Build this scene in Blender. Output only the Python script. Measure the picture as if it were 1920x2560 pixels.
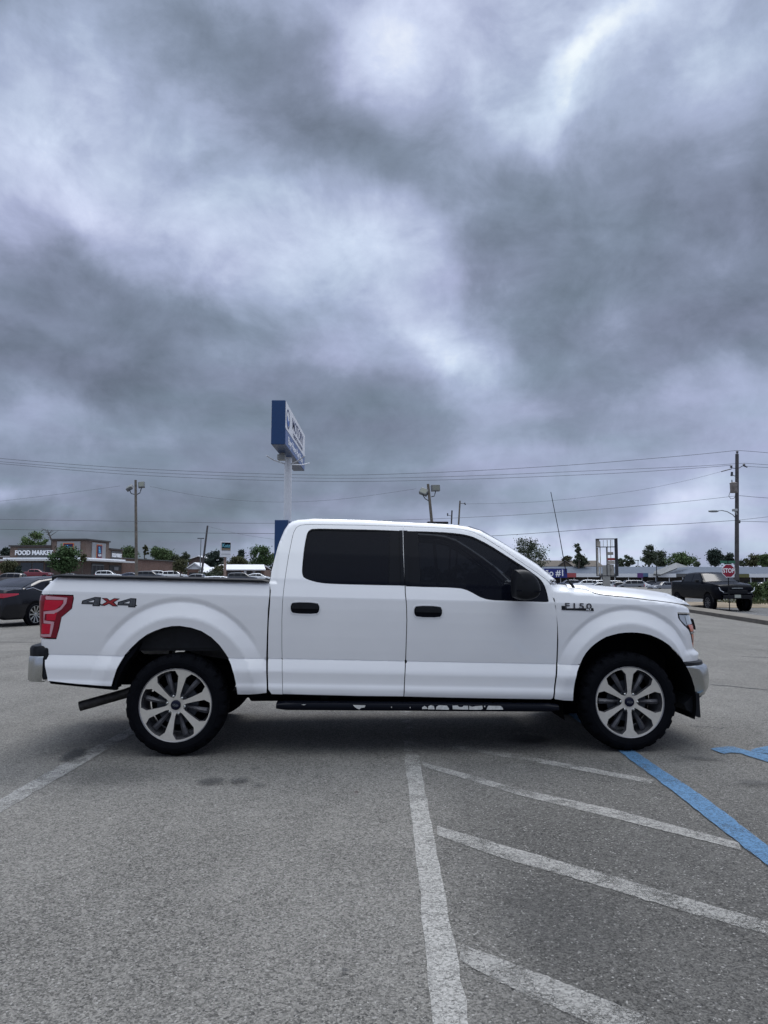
import bpy, math, random
from mathutils import Vector, Matrix
from mathutils.geometry import delaunay_2d_cdt
random.seed(7)
R = math.radians
scene = bpy.context.scene
for o in list(bpy.data.objects): bpy.data.objects.remove(o, do_unlink=True)
COL = scene.collection

# ================================================================ camera
cam_d = bpy.data.cameras.new('camera'); cam = bpy.data.objects.new('camera', cam_d); COL.objects.link(cam)
cam_d.sensor_fit = 'VERTICAL'; cam_d.sensor_height = 36; cam_d.lens = 36*1850/2560
cam_d.clip_start = .05; cam_d.clip_end = 6000
PITCH = math.atan((1449-1280)/1850)
CAMM = Matrix.Translation((0, 0, 1.40)) @ Matrix.Rotation(math.pi/2+PITCH, 4, 'X') @ Matrix.Rotation(R(.1), 4, 'Z')
cam.matrix_world = CAMM
scene.camera = cam
def at(u, v, Y):
    """point of the world seen at photo pixel (u, v), Y metres ahead"""
    d = CAMM.to_3x3() @ Vector(((u-960)/1850, -(v-1280)/1850, -1)); d *= Y/d.y
    return Vector((0, 0, 1.40)) + d
def azel(u, v):
    d = (CAMM.to_3x3() @ Vector(((u-960)/1850, -(v-1280)/1850, -1))).normalized()
    return math.atan2(d.x, d.y), math.asin(d.z)

# ================================================================ exposure
scene.view_settings.view_transform = 'Standard'; scene.view_settings.look = 'None'
scene.view_settings.exposure = 0.0; scene.view_settings.gamma = 1.0
scene.view_settings.use_curve_mapping = False
scene.cycles.max_bounces = 6; scene.cycles.transparent_max_bounces = 8
scene.cycles.sample_clamp_indirect = 4

# ================================================================ world: overcast sky
SUN_AZ, SUN_EL = R(16), R(56)
world = bpy.data.worlds.new('World'); scene.world = world; world.use_nodes = True
wt = world.node_tree; wt.nodes.clear()
class N:
    """tiny helper to write node trees as expressions"""
    def __init__(s, t): s.t = t
    def new(s, typ, **kw):
        n = s.t.nodes.new(typ)
        for k, v in kw.items(): setattr(n, k, v)
        return n
    def put(s, sock, v):
        if isinstance(v, bpy.types.NodeSocket): s.t.links.new(v, sock)
        else: sock.default_value = v
    def m(s, op, a, b=0., c=0., clamp=False):
        n = s.new('ShaderNodeMath', operation=op); n.use_clamp = clamp
        s.put(n.inputs[0], a); s.put(n.inputs[1], b); s.put(n.inputs[2], c); return n.outputs[0]
    def vm(s, op, a, b=(0,0,0), scale=None):
        n = s.new('ShaderNodeVectorMath', operation=op); s.put(n.inputs[0], a); s.put(n.inputs[1], b)
        if scale is not None: s.put(n.inputs['Scale'], scale)
        return n.outputs['Value'] if op in ('DOT_PRODUCT','LENGTH') else n.outputs[0]
    def noise(s, vec, scale, detail=4, rough=.5, dist=0., out=0, lac=2.):
        n = s.new('ShaderNodeTexNoise'); s.put(n.inputs['Vector'], vec); n.inputs['Scale'].default_value = scale
        n.inputs['Detail'].default_value = detail; n.inputs['Roughness'].default_value = rough
        n.inputs['Distortion'].default_value = dist; n.inputs['Lacunarity'].default_value = lac
        return n.outputs[out]
    def ramp(s, fac, stops, interp='LINEAR'):
        n = s.new('ShaderNodeValToRGB'); s.put(n.inputs[0], fac); cr = n.color_ramp; cr.interpolation = interp
        while len(cr.elements) < len(stops): cr.elements.new(.5)
        for e, (p, c) in zip(cr.elements, stops):
            e.position = p; e.color = (c, c, c, 1) if isinstance(c, (int, float)) else (*c, 1)
        return n.outputs[0]
    def mix(s, fac, a, b, mode='MIX'):
        n = s.new('ShaderNodeMix', data_type='RGBA', blend_type=mode); s.put(n.inputs[0], fac)
        for i, v in ((6, a), (7, b)):
            s.put(n.inputs[i], v if isinstance(v, bpy.types.NodeSocket) else (*v, 1))
        return n.outputs[2]
w = N(wt)
out = w.new('ShaderNodeOutputWorld'); bg = w.new('ShaderNodeBackground'); wt.links.new(bg.outputs[0], out.inputs[0])
tc = w.new('ShaderNodeTexCoord'); D = tc.outputs['Generated']
sep = w.new('ShaderNodeSeparateXYZ'); wt.links.new(D, sep.inputs[0])
dx, dy, dz = sep.outputs
zc = w.m('MAXIMUM', dz, 0.)
# cloud deck seen in perspective: direction over height
hgt = w.m('ADD', zc, .13)
cmb = w.new('ShaderNodeCombineXYZ'); w.put(cmb.inputs[0], w.m('DIVIDE', dx, hgt)); w.put(cmb.inputs[1], w.m('DIVIDE', dy, hgt)); w.put(cmb.inputs[2], 0.)
deck = cmb.outputs[0]
n_warp = w.noise(deck, 1.1, 3, .55, 0, 1)
n1 = w.noise(deck, .85, 7, .50, .45)
lump = w.vm('MULTIPLY', D, (1., 1., 1.30))          # lumps, flatter than wide
n2 = w.noise(w.vm('ADD', lump, (13.1, 4.2, 0)), 3.6, 9, .58, .25)
n2 = w.ramp(n2, [(.30, .10), (.44, .36), (.50, .54), (.56, .74), (.70, .90)])
n3 = w.noise(w.vm('ADD', lump, (3.3, 9.1, 2.)), 9.5, 9, .62, .35)
n4 = w.noise(w.vm('MULTIPLY', D, (1., 1., 3.6)), 7., 8, .58, .3)
az = w.m('ARCTAN2', dx, dy); el = w.m('ARCSINE', dz)
ae = w.new('ShaderNodeCombineXYZ'); w.put(ae.inputs[0], az); w.put(ae.inputs[1], el); w.put(ae.inputs[2], 0.)
wa = w.noise(D, 2.6, 6, .55, .3, 1)
wv = w.vm('SCALE', w.vm('SUBTRACT', wa, (.5, .5, .5)), scale=.36)
aev = w.vm('ADD', ae.outputs[0], wv)
# (u, v, half-width px, half-height px, amplitude, tilt): bright and dark cloud masses where the photo has them
BLOBS = [
 (1570, 45, 120, 40, .22, -.9), (1480, 130, 70, 40, .22, -.8), (1440, 260, 90, 70, .20, -.6), (1340, 330, 180, 60, .18, .1), (1240, 60, 160, 130, .12, 0), (1800, 60, 260, 120, .10, 0),
 (1040, 110, 80, 110, .18, .5), (960, 20, 120, 60, .10, 0), (700, 190, 420, 160, -.16, .1), (840, 300, 240, 110, -.12, .3), (420, 60, 400, 90, -.05, 0),
 (80, 250, 160, 110, .18, .2), (230, 400, 120, 60, .15, .5), (40, 120, 160, 60, .06, 0),
 (620, 470, 330, 110, .17, .1), (820, 560, 230, 130, .17, .2), (930, 480, 90, 60, .14, 0), (1060, 560, 90, 40, .10, .3), (1020, 740, 170, 110, .22, .9), (980, 830, 110, 50, .14, 0), (1080, 910, 120, 60, .24, .4), (900, 900, 120, 50, .07, 0),
 (1650, 460, 330, 130, -.14, -.1), (1500, 620, 380, 170, -.13, 0), (1880, 350, 160, 130, -.09, 0), (1560, 780, 320, 130, -.12, 0), (1850, 900, 260, 90, -.15, .1), (300, 1240, 520, 60, -.13, 0), (900, 1180, 420, 50, -.06, 0), (500, 1390, 600, 40, -.08, 0), (200, 1330, 420, 70, -.16, 0), (1230, 540, 130, 80, -.06, 0),
 (1850, 760, 130, 45, .10, 0), (1640, 760, 90, 30, .06, 0), (1240, 880, 170, 70, -.05, 0),
 (260, 560, 260, 80, .03, 0), (160, 700, 330, 110, -.13, .1), (560, 760, 330, 120, -.10, .2), (750, 840, 200, 60, -.08, .2), (200, 900, 400, 80, -.12, .1), (430, 970, 420, 60, -.14, .1),
 (120, 800, 170, 28, .07, .2), (300, 1020, 300, 30, .06, .15), (60, 1010, 100, 22, .05, .1), (400, 1130, 400, 45, -.08, 0), (850, 1110, 330, 55, -.12, 0), (1000, 1000, 260, 50, -.06, 0),
 (1200, 1150, 240, 40, .10, -.1), (1650, 1120, 380, 60, -.03, -.1), (1850, 1040, 140, 40, .07, 0), (60, 1185, 140, 26, .22, .2), (1350, 1040, 130, 35, -.08, 0), (1300, 1250, 330, 40, -.05, 0),
 (1550, 1350, 420, 36, .24, 0), (1390, 1370, 100, 25, .10, 0), (1880, 1300, 200, 40, .06, 0), (450, 1280, 420, 60, -.10, 0), (160, 1330, 300, 60, -.08, 0), (750, 1240, 260, 30, -.02, 0)]
S = None
for u, v, su, sv, amp, tilt in BLOBS:
    a, e = azel(u, v); ca, sa = math.cos(tilt), math.sin(tilt)
    d = w.vm('SUBTRACT', aev, (a, e, 0)); sc = 1850.
    # image y is down, elevation is up: mirror the tilt
    p = w.vm('DOT_PRODUCT', d, (ca*sc/su, -sa*sc/su, 0)); q = w.vm('DOT_PRODUCT', d, (sa*sc/sv, ca*sc/sv, 0))
    r2 = w.m('MULTIPLY_ADD', p, p, w.m('MULTIPLY', q, q))
    g = w.m('POWER', 2.718, w.m('MULTIPLY', r2, -.7))
    S = w.m('MULTIPLY', g, amp) if S is None else w.m('MULTIPLY_ADD', g, amp, S)
fade = w.ramp(zc, [(0., .25), (.10, .6), (.35, 1.)])
lum = w.m('ADD', .525, w.m('MULTIPLY', S, .88))
lum = w.m('ADD', lum, w.m('MULTIPLY', w.m('SUBTRACT', n1, .5), .20))
lum = w.m('ADD', lum, w.m('MULTIPLY', w.m('SUBTRACT', n2, .52), w.m('MULTIPLY', fade, .27)))
lum = w.m('ADD', lum, w.m('MULTIPLY', w.m('SUBTRACT', n3, .5), w.m('MULTIPLY', fade, .42)))
lum = w.m('ADD', lum, w.m('MULTIPLY', w.m('SUBTRACT', n4, .5), .12))
# brighter overhead than at the horizon, and a paler sky behind the camera
lum = w.m('ADD', lum, w.ramp(zc, [(0., -.10), (.12, -.14), (.30, -.12), (.45, -.03), (.60, .05), (.75, .20), (1., .30)]))
back = w.m('MULTIPLY', w.ramp(w.m('MULTIPLY_ADD', dy, -.5, .5), [(.30, 0.), (.62, 1.), (1., 1.)]), w.ramp(zc, [(0., -.02), (.3, .06), (.7, .20)]))
lum = w.m('ADD', lum, back)
cloud = w.ramp(lum, [(.0, (.075, .100, .145)), (.2, (.135, .163, .212)), (.40, (.238, .278, .375)), (.6, (.405, .455, .625)), (.80, (.64, .71, .88)), (.95, (.92, .96, 1.0))])
tint = w.mix(w.ramp(w.noise(deck, 1.6, 2, .5), [(.35, 0.), (.65, 1.)]), (.95, 1.015, 1.0), (1.0, .985, 1.03))
cloud = w.mix(1., cloud, tint, 'MULTIPLY')
cloud = w.vm('SCALE', cloud, scale=w.ramp(zc, [(.66, .385), (.80, .80), (1., 1.)]))    # the deck is thinner and brighter overhead
sky = w.new('ShaderNodeTexSky'); sky.sky_type = 'NISHITA'; sky.sun_disc = False; sky.sun_elevation = SUN_EL; sky.sun_rotation = SUN_AZ; sky.altitude = 200
# strength of the clear sky is .1; clouds cover nearly all of it
fin = w.mix(.04, w.vm('SCALE', cloud, scale=26.), sky.outputs[0])
wt.links.new(fin, bg.inputs[0]); bg.inputs[1].default_value = .10
world.cycles.sampling_method = 'MANUAL'; world.cycles.sample_map_resolution = 512

sun_d = bpy.data.lights.new('sun', 'SUN'); sun_d.energy = 1.5; sun_d.angle = R(30); sun_d.color = (1, .97, .93)
sun = bpy.data.objects.new('sun', sun_d); COL.objects.link(sun)
sd = Vector((math.sin(SUN_AZ)*math.cos(SUN_EL), math.cos(SUN_AZ)*math.cos(SUN_EL), math.sin(SUN_EL)))
sun.rotation_euler = sd.to_track_quat('Z', 'Y').to_euler(); sun.location = (0, 0, 60)

# ================================================================ materials
def mat(name, color, rough=.6, metal=0., spec=.5, coat=0., emit=None, var=0., vscale=8., bump=0., bscale=60., alpha=1.):
    m = bpy.data.materials.new(name); m.use_nodes = True; t = m.node_tree; n = N(t)
    b = t.nodes['Principled BSDF']; b.inputs['Base Color'].default_value = (*color, 1)
    b.inputs['Roughness'].default_value = rough; b.inputs['Metallic'].default_value = metal
    b.inputs['Specular IOR Level'].default_value = spec; b.inputs['Coat Weight'].default_value = coat
    b.inputs['Coat Roughness'].default_value = .04; b.inputs['Alpha'].default_value = alpha
    c = n.new('ShaderNodeTexCoord').outputs['Object']
    if var:
        f = n.ramp(n.noise(c, vscale, 5, .6), [(.3, 0.), (.7, 1.)])
        t.links.new(n.mix(f, tuple(x*(1-var) for x in color), tuple(min(1, x*(1+var)) for x in color)), b.inputs['Base Color'])
    if bump:
        bn = n.new('ShaderNodeBump'); bn.inputs['Strength'].default_value = bump; bn.inputs['Distance'].default_value = .01
        t.links.new(n.noise(c, bscale, 4, .6), bn.inputs['Height']); t.links.new(bn.outputs[0], b.inputs['Normal'])
    if emit:
        b.inputs['Emission Color'].default_value = (*emit[0], 1); b.inputs['Emission Strength'].default_value = emit[1]
    return m
M = {}
M['paint'] = mat('white_paint', (.76, .765, .78), .32, 0, .5, .8, var=.015, vscale=3)
M['black_plastic'] = mat('black_plastic', (.008, .009, .012), .5, 0, .2, var=.3, vscale=20)
M['black_gloss'] = mat('black_gloss', (.005, .006, .010), .2, 0, .09)
M['rubber'] = mat('tyre_rubber', (.004, .0045, .0065), .85, 0, .06, var=.25, vscale=12, bump=.3, bscale=90)
M['rim_face'] = mat('machined_alloy', (.60, .57, .51), .45, .55, .5, var=.06, vscale=30)
M['rim_dark'] = mat('painted_alloy', (.10, .10, .11), .45, .4, .5)
M['barrel'] = mat('wheel_barrel', (.26, .26, .28), .4, .7)
M['chrome'] = mat('chrome', (.62, .63, .66), .10, 1.)
M['chrome_soft'] = mat('brushed_chrome', (.50, .51, .50), .24, 1.)
M['under'] = mat('underbody_black', (.005, .005, .006), .9, 0, .05)
M['steel'] = mat('exhaust_steel', (.045, .042, .040), .55, .6, var=.5, vscale=18)
M['blue_cap'] = mat('dark_blue_enamel', (.002, .003, .016), .3, 0, .2)
M['lens_dark'] = mat('dark_red_lens', (.17, .002, .014), .12, 0, .3, .3)
M['lens_red'] = mat('bright_red_lens', (.48, .004, .030), .12, 0, .3, .3)
M['lens_pink'] = mat('pale_light_guide', (.52, .29, .33), .3, 0, .3)
M['amber'] = mat('amber_lens', (.52, .10, .03), .2, 0, .6, .5)
M['pale_lens'] = mat('clear_lens', (.45, .48, .50), .1, .3, .6, .8)
M['seat'] = mat('seat_fabric', (.05, .05, .055), .9)
def glass_mat(name, tint, fac):
    m = bpy.data.materials.new(name); m.use_nodes = True; t = m.node_tree; n = N(t); b = t.nodes['Principled BSDF']
    b.inputs['Base Color'].default_value = (*tint, 1); b.inputs['Roughness'].default_value = .04; b.inputs['Specular IOR Level'].default_value = .08
    tr = n.new('ShaderNodeBsdfTransparent'); tr.inputs[0].default_value = (.55, .58, .60, 1)
    mx = n.new('ShaderNodeMixShader'); mx.inputs[0].default_value = fac
    t.links.new(tr.outputs[0], mx.inputs[1]); t.links.new(b.outputs[0], mx.inputs[2]); t.links.new(mx.outputs[0], t.nodes['Material Output'].inputs[0])
    return m
M['tint_glass'] = glass_mat('tinted_glass', (.004, .005, .010), .96)
M['tint_glass_front'] = glass_mat('lightly_tinted_glass', (.004, .005, .010), .84)
M['car_glass'] = mat('car_glass', (.010, .012, .018), .10, 0, .14)
M['wood'] = mat('weathered_pole_wood', (.135, .118, .10), .9, var=.35, vscale=3, bump=.5, bscale=25)
M['wood_dark'] = mat('dark_pole_wood', (.062, .058, .062), .9, var=.3, vscale=3)
M['grey_metal'] = mat('grey_metal', (.22, .24, .25), .5, .4)
M['dark_metal'] = mat('dark_metal', (.05, .055, .065), .5, .5)
M['lamp_glass'] = mat('lamp_glass', (.19, .20, .17), .25)
M['white_metal'] = mat('white_painted_metal', (.62, .64, .68), .45, .0, var=.05)
M['letter_white'] = mat('white_letter', (.82, .84, .88), .5)
M['wire'] = mat('wire_black', (.09, .095, .11), .6)

# ================================================================ geometry helpers
class MB:
    def __init__(s): s.v = []; s.f = []; s.mi = []; s.cur = 0
    def add(s, vs, fs):
        k = len(s.v); s.v += [tuple(p) for p in vs]; s.f += [tuple(i+k for i in f) for f in fs]; s.mi += [s.cur]*len(fs)
    def box(s, x0, x1, y0, y1, z0, z1, bev=0.):
        if bev:
            b = bev; ring = lambda z, e: [(x0+e, y0+b, z), (x0+b, y0+e, z), (x1-b, y0+e, z), (x1-e, y0+b, z), (x1-e, y1-b, z), (x1-b, y1-e, z), (x0+b, y1-e, z), (x0+e, y1-b, z)]
            vs = ring(z0, b*.7)+ring(z0+b, 0)+ring(z1-b, 0)+ring(z1, b*.7); fs = []
            for r in range(3):
                for i in range(8): fs.append((r*8+i, r*8+(i+1) % 8, r*8+8+(i+1) % 8, r*8+8+i))
            fs += [tuple(range(7, -1, -1)), tuple(range(24, 32))]; s.add(vs, fs)
        else:
            s.add([(x0,y0,z0),(x1,y0,z0),(x1,y1,z0),(x0,y1,z0),(x0,y0,z1),(x1,y0,z1),(x1,y1,z1),(x0,y1,z1)],
                  [(3,2,1,0),(4,5,6,7),(0,1,5,4),(1,2,6,5),(2,3,7,6),(3,0,4,7)])
    def tube(s, path, r, n=8, cap=True):
        path = [Vector(p) for p in path]; rr = r if isinstance(r, (list, tuple)) else [r]*len(path); vs = []; fs = []
        for i, p in enumerate(path):
            t = (path[min(i+1, len(path)-1)]-path[max(i-1, 0)]).normalized()
            a = Vector((0,0,1)) if abs(t.z) < .9 else Vector((1,0,0)); x = t.cross(a).normalized(); y = t.cross(x)
            vs += [p + (x*math.cos(2*math.pi*k/n)+y*math.sin(2*math.pi*k/n))*rr[i] for k in range(n)]
        for i in range(len(path)-1):
            for k in range(n): fs.append((i*n+k, i*n+(k+1) % n, (i+1)*n+(k+1) % n, (i+1)*n+k))
        if cap: fs += [tuple(range(n-1, -1, -1)), tuple(range((len(path)-1)*n, len(path)*n))]
        s.add(vs, fs)
    def lathe(s, prof, n=48, axis='Y', mod=None, c=(0,0,0)):
        """prof: (radius, along) pairs turned round the axis"""
        vs = []; fs = []; m = len(prof)
        for k in range(n):
            a = 2*math.pi*k/n
            for j, (r, t) in enumerate(prof):
                if mod: r = mod(r, t, a, j)
                ca, sa = math.cos(a)*r, math.sin(a)*r
                p = (ca, t, sa) if axis == 'Y' else (ca, sa, t) if axis == 'Z' else (t, ca, sa)
                vs.append((p[0]+c[0], p[1]+c[1], p[2]+c[2]))
        for k in range(n):
            for j in range(m-1): fs.append((k*m+j, k*m+j+1, ((k+1) % n)*m+j+1, ((k+1) % n)*m+j))
        s.add(vs, fs)
    def prism(s, poly, a0, a1, axis='Y'):
        n = len(poly); f = (lambda p, a: (p[0], a, p[1])) if axis == 'Y' else (lambda p, a: (p[0], p[1], a)) if axis == 'Z' else (lambda p, a: (a, p[0], p[1]))
        s.add([f(p, a0) for p in poly]+[f(p, a1) for p in poly], [tuple(range(n)), tuple(range(2*n-1, n-1, -1))]+[(i, (i+1) % n, n+(i+1) % n, n+i) for i in range(n)])
    def grid(s, rows):
        k = len(rows[0]); s.add([p for r in rows for p in r], [(i*k+j, i*k+j+1, (i+1)*k+j+1, (i+1)*k+j) for i in range(len(rows)-1) for j in range(k-1)])
    def build(s, name, m, parent=None, smooth=False, loc=None, **kw):
        me = bpy.data.meshes.new(name); me.from_pydata(s.v, [], s.f)
        ms = m if isinstance(m, (list, tuple)) else [m]
        for x in ms: me.materials.append(x)
        if len(ms) > 1: me.polygons.foreach_set('material_index', s.mi)
        o = bpy.data.objects.new(name, me); COL.objects.link(o)
        if smooth:
            me.shade_smooth()
            if smooth != 'all': me.set_sharp_from_angle(angle=R(smooth if isinstance(smooth, (int, float)) and smooth > 1 else 35))
        if parent: o.parent = parent
        if loc: o.location = loc
        tag(o, **kw); return o
def tag(o, label=None, cat=None, group=None, kind=None):
    if label: o['label'] = label
    if cat: o['category'] = cat
    if group: o['group'] = group
    if kind: o['kind'] = kind
    return o
def thing(name, loc, rz=0., **kw):
    o = bpy.data.objects.new(name, None); COL.objects.link(o); o.location = loc; o.rotation_euler = (0, 0, rz); o.empty_display_size = .3
    return tag(o, **kw)
def copy_tree(o, parent=None):
    c = o.copy(); COL.objects.link(c)
    if parent: c.parent = parent
    for ch in [x for x in bpy.data.objects if x.parent == o and x != c]: copy_tree(ch, c)
    return c
def text_mesh(name, body, m, parent, mtx, size=1., ext=.01, sx=1., shear=0., bold=0., align='CENTER', spacing=1.):
    cu = bpy.data.curves.new('t', 'FONT'); cu.body = body; cu.size = size; cu.extrude = ext; cu.offset = bold
    cu.align_x = align; cu.align_y = 'CENTER'; cu.shear = shear; cu.space_character = spacing; cu.resolution_u = 3
    o = bpy.data.objects.new('t', cu); COL.objects.link(o); bpy.context.view_layer.update()
    me = bpy.data.meshes.new_from_object(o.evaluated_get(bpy.context.evaluated_depsgraph_get()))
    bpy.data.objects.remove(o); me.transform(mtx @ Matrix.Diagonal((sx, 1, 1, 1))); me.materials.clear(); me.materials.append(m)
    r = bpy.data.objects.new(name, me); COL.objects.link(r); r.parent = parent; return r
def frame(origin, xdir, up):
    x = Vector(xdir).normalized(); u = Vector(up).normalized(); n = x.cross(u)
    m = Matrix((x, u, n)).transposed().to_4x4(); m.translation = Vector(origin); return m
def inside(p, poly):
    x, y = p; c = False; n = len(poly)
    for i in range(n):
        (x1, y1), (x2, y2) = poly[i], poly[(i+1) % n]
        if (y1 > y) != (y2 > y) and x < (x2-x1)*(y-y1)/(y2-y1)+x1: c = not c
    return c
def resample(poly, step):
    out = []
    for (a, b) in zip(poly, poly[1:]+poly[:1]):
        n = max(1, int(math.hypot(b[0]-a[0], b[1]-a[1])/step+.5))
        out += [(a[0]+(b[0]-a[0])*k/n, a[1]+(b[1]-a[1])*k/n) for k in range(n)]
    return out
def rnd(poly, it=1, keep=50.):
    """round the corners of an outline a little (Chaikin) but keep the sharp ones"""
    for _ in range(it):
        out = []; n = len(poly)
        for i in range(n):
            p, q, r = Vector(poly[i-1]), Vector(poly[i]), Vector(poly[(i+1) % n])
            a = (q-p).angle(r-q, 0.)
            if a > R(keep) or a < R(2): out.append(tuple(q))
            else: out += [tuple(q.lerp(p, .25)), tuple(q.lerp(r, .25))]
        poly = out
    return poly
def panel(name, outline, m, parent, surf, holes=(), step=.025, zlines=(), lines=(), lift=0., rim=.014, zs=None, label=None, rs=.02):
    """a skin panel: outline cut out of the surface surf(s, z), with a turned-in rim"""
    loops = [resample(list(l), rs) for l in (outline, *holes)]
    pts, edges, k = [], [], 0
    for l in loops:
        pts += l; edges += [(k+i, k+(i+1) % len(l)) for i in range(len(l))]; k += len(l)
    xs = [p[0] for p in loops[0]]; ys = [p[1] for p in loops[0]]
    ylist = []; y = min(ys)+step*.6
    while y < max(ys)-.003: ylist.append(y); y += step
    ylist = [y for y in ylist if all(abs(y-z) > step*.35 for z in zlines)] + [z for z in zlines if min(ys)+.004 < z < max(ys)-.004]
    bnd = [Vector(p) for p in pts]
    cell = {}
    for p in bnd: cell.setdefault((int(p.x/step), int(p.y/step)), []).append(p)
    def ok(q, lim): return inside((q.x, q.y), loops[0]) and not any(inside((q.x, q.y), h) for h in loops[1:]) and all((q-p).length > lim for i in (-1,0,1) for j in (-1,0,1) for p in cell.get((int(q.x/step)+i, int(q.y/step)+j), ()))
    for ln in lines:                                        # feature lines the triangles must follow
        prev = None; add = []
        for q in ln:
            q = Vector(q)
            if not ok(q, .0035): prev = None; continue
            pts.append(tuple(q)); add.append(q)
            if prev is not None: edges.append((prev, len(pts)-1))
            prev = len(pts)-1
        for q in add: cell.setdefault((int(q.x/step), int(q.y/step)), []).append(q)
    for y in ylist:
        x = min(xs)+step*.5
        while x < max(xs):
            if inside((x, y), loops[0]) and not any(inside((x, y), h) for h in loops[1:]):
                ci, cj = int(x/step), int(y/step); q = Vector((x, y))
                if all((q-p).length > step*.38 for i in (-1,0,1) for j in (-1,0,1) for p in cell.get((ci+i, cj+j), ())): pts.append((x, y))
            x += step
    vs, _, fs, *_r = delaunay_2d_cdt([Vector(p) for p in pts], edges, [], 0, 1e-6)
    fs = [f for f in fs if inside(tuple(sum((vs[i] for i in f), Vector((0,0)))/len(f)), loops[0]) and not any(inside(tuple(sum((vs[i] for i in f), Vector((0,0)))/len(f)), h) for h in loops[1:])]
    h = 1e-3; P3, NR = [], []
    for v in vs:
        p = Vector(surf(v.x, v.y)); a = Vector(surf(v.x+h, v.y))-Vector(surf(v.x-h, v.y)); b = Vector(surf(v.x, v.y+h))-Vector(surf(v.x, v.y-h))
        n = a.cross(b).normalized(); P3.append(p+n*lift); NR.append(n)
    V = list(P3); NN = list(NR); F = [tuple(f) for f in fs]
    F = [f if (V[f[1]]-V[f[0]]).cross(V[f[2]]-V[f[0]]).dot(NN[f[0]]) > 0 else f[::-1] for f in F]
    cnt = {}
    for f in F:
        for i in range(len(f)): e = (f[i], f[(i+1) % len(f)]); cnt[e] = 1
    if rim:
        for (a, b) in list(cnt):
            if (b, a) in cnt: continue
            k = len(V); nn = (V[b]-V[a]).cross(NN[a]).normalized()
            V += [V[a], V[b], V[b]-NN[b]*rim, V[a]-NN[a]*rim]; NN += [nn]*4; F.append((k+1, k, k+3, k+2))
    me = bpy.data.meshes.new(name); me.from_pydata(V, [], F); me.materials.append(m); me.shade_smooth()
    me.normals_split_custom_set_from_vertices([tuple(n) for n in NN])
    o = bpy.data.objects.new(name, me); COL.objects.link(o)
    if parent: o.parent = parent
    if label: o['label'] = label
    return o
def mirror(o, parent=None):
    c = o.copy(); COL.objects.link(c); c.scale = (1, -1, 1)
    if parent: c.parent = parent
    return c
ROOFLINE = [(0.723,1.343),(0.736,1.452),(0.758,1.563),(0.776,1.651),(0.797,1.725),(0.822,1.794),(0.854,1.85),(0.888,1.876),(0.933,1.891),(1.061,1.905),(1.449,1.906),(1.84,1.897),(2.101,1.891),(2.264,1.886),(2.394,1.871),(2.507,1.839),(2.662,1.752),(2.814,1.657),(2.965,1.556),(3.131,1.409)]
SHOULDER = [(2.7,1.316),(3.077,1.312),(3.288,1.303),(3.652,1.276),(3.862,1.254),(4.086,1.229),(4.175,1.219),(5.2,1.159)]
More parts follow.
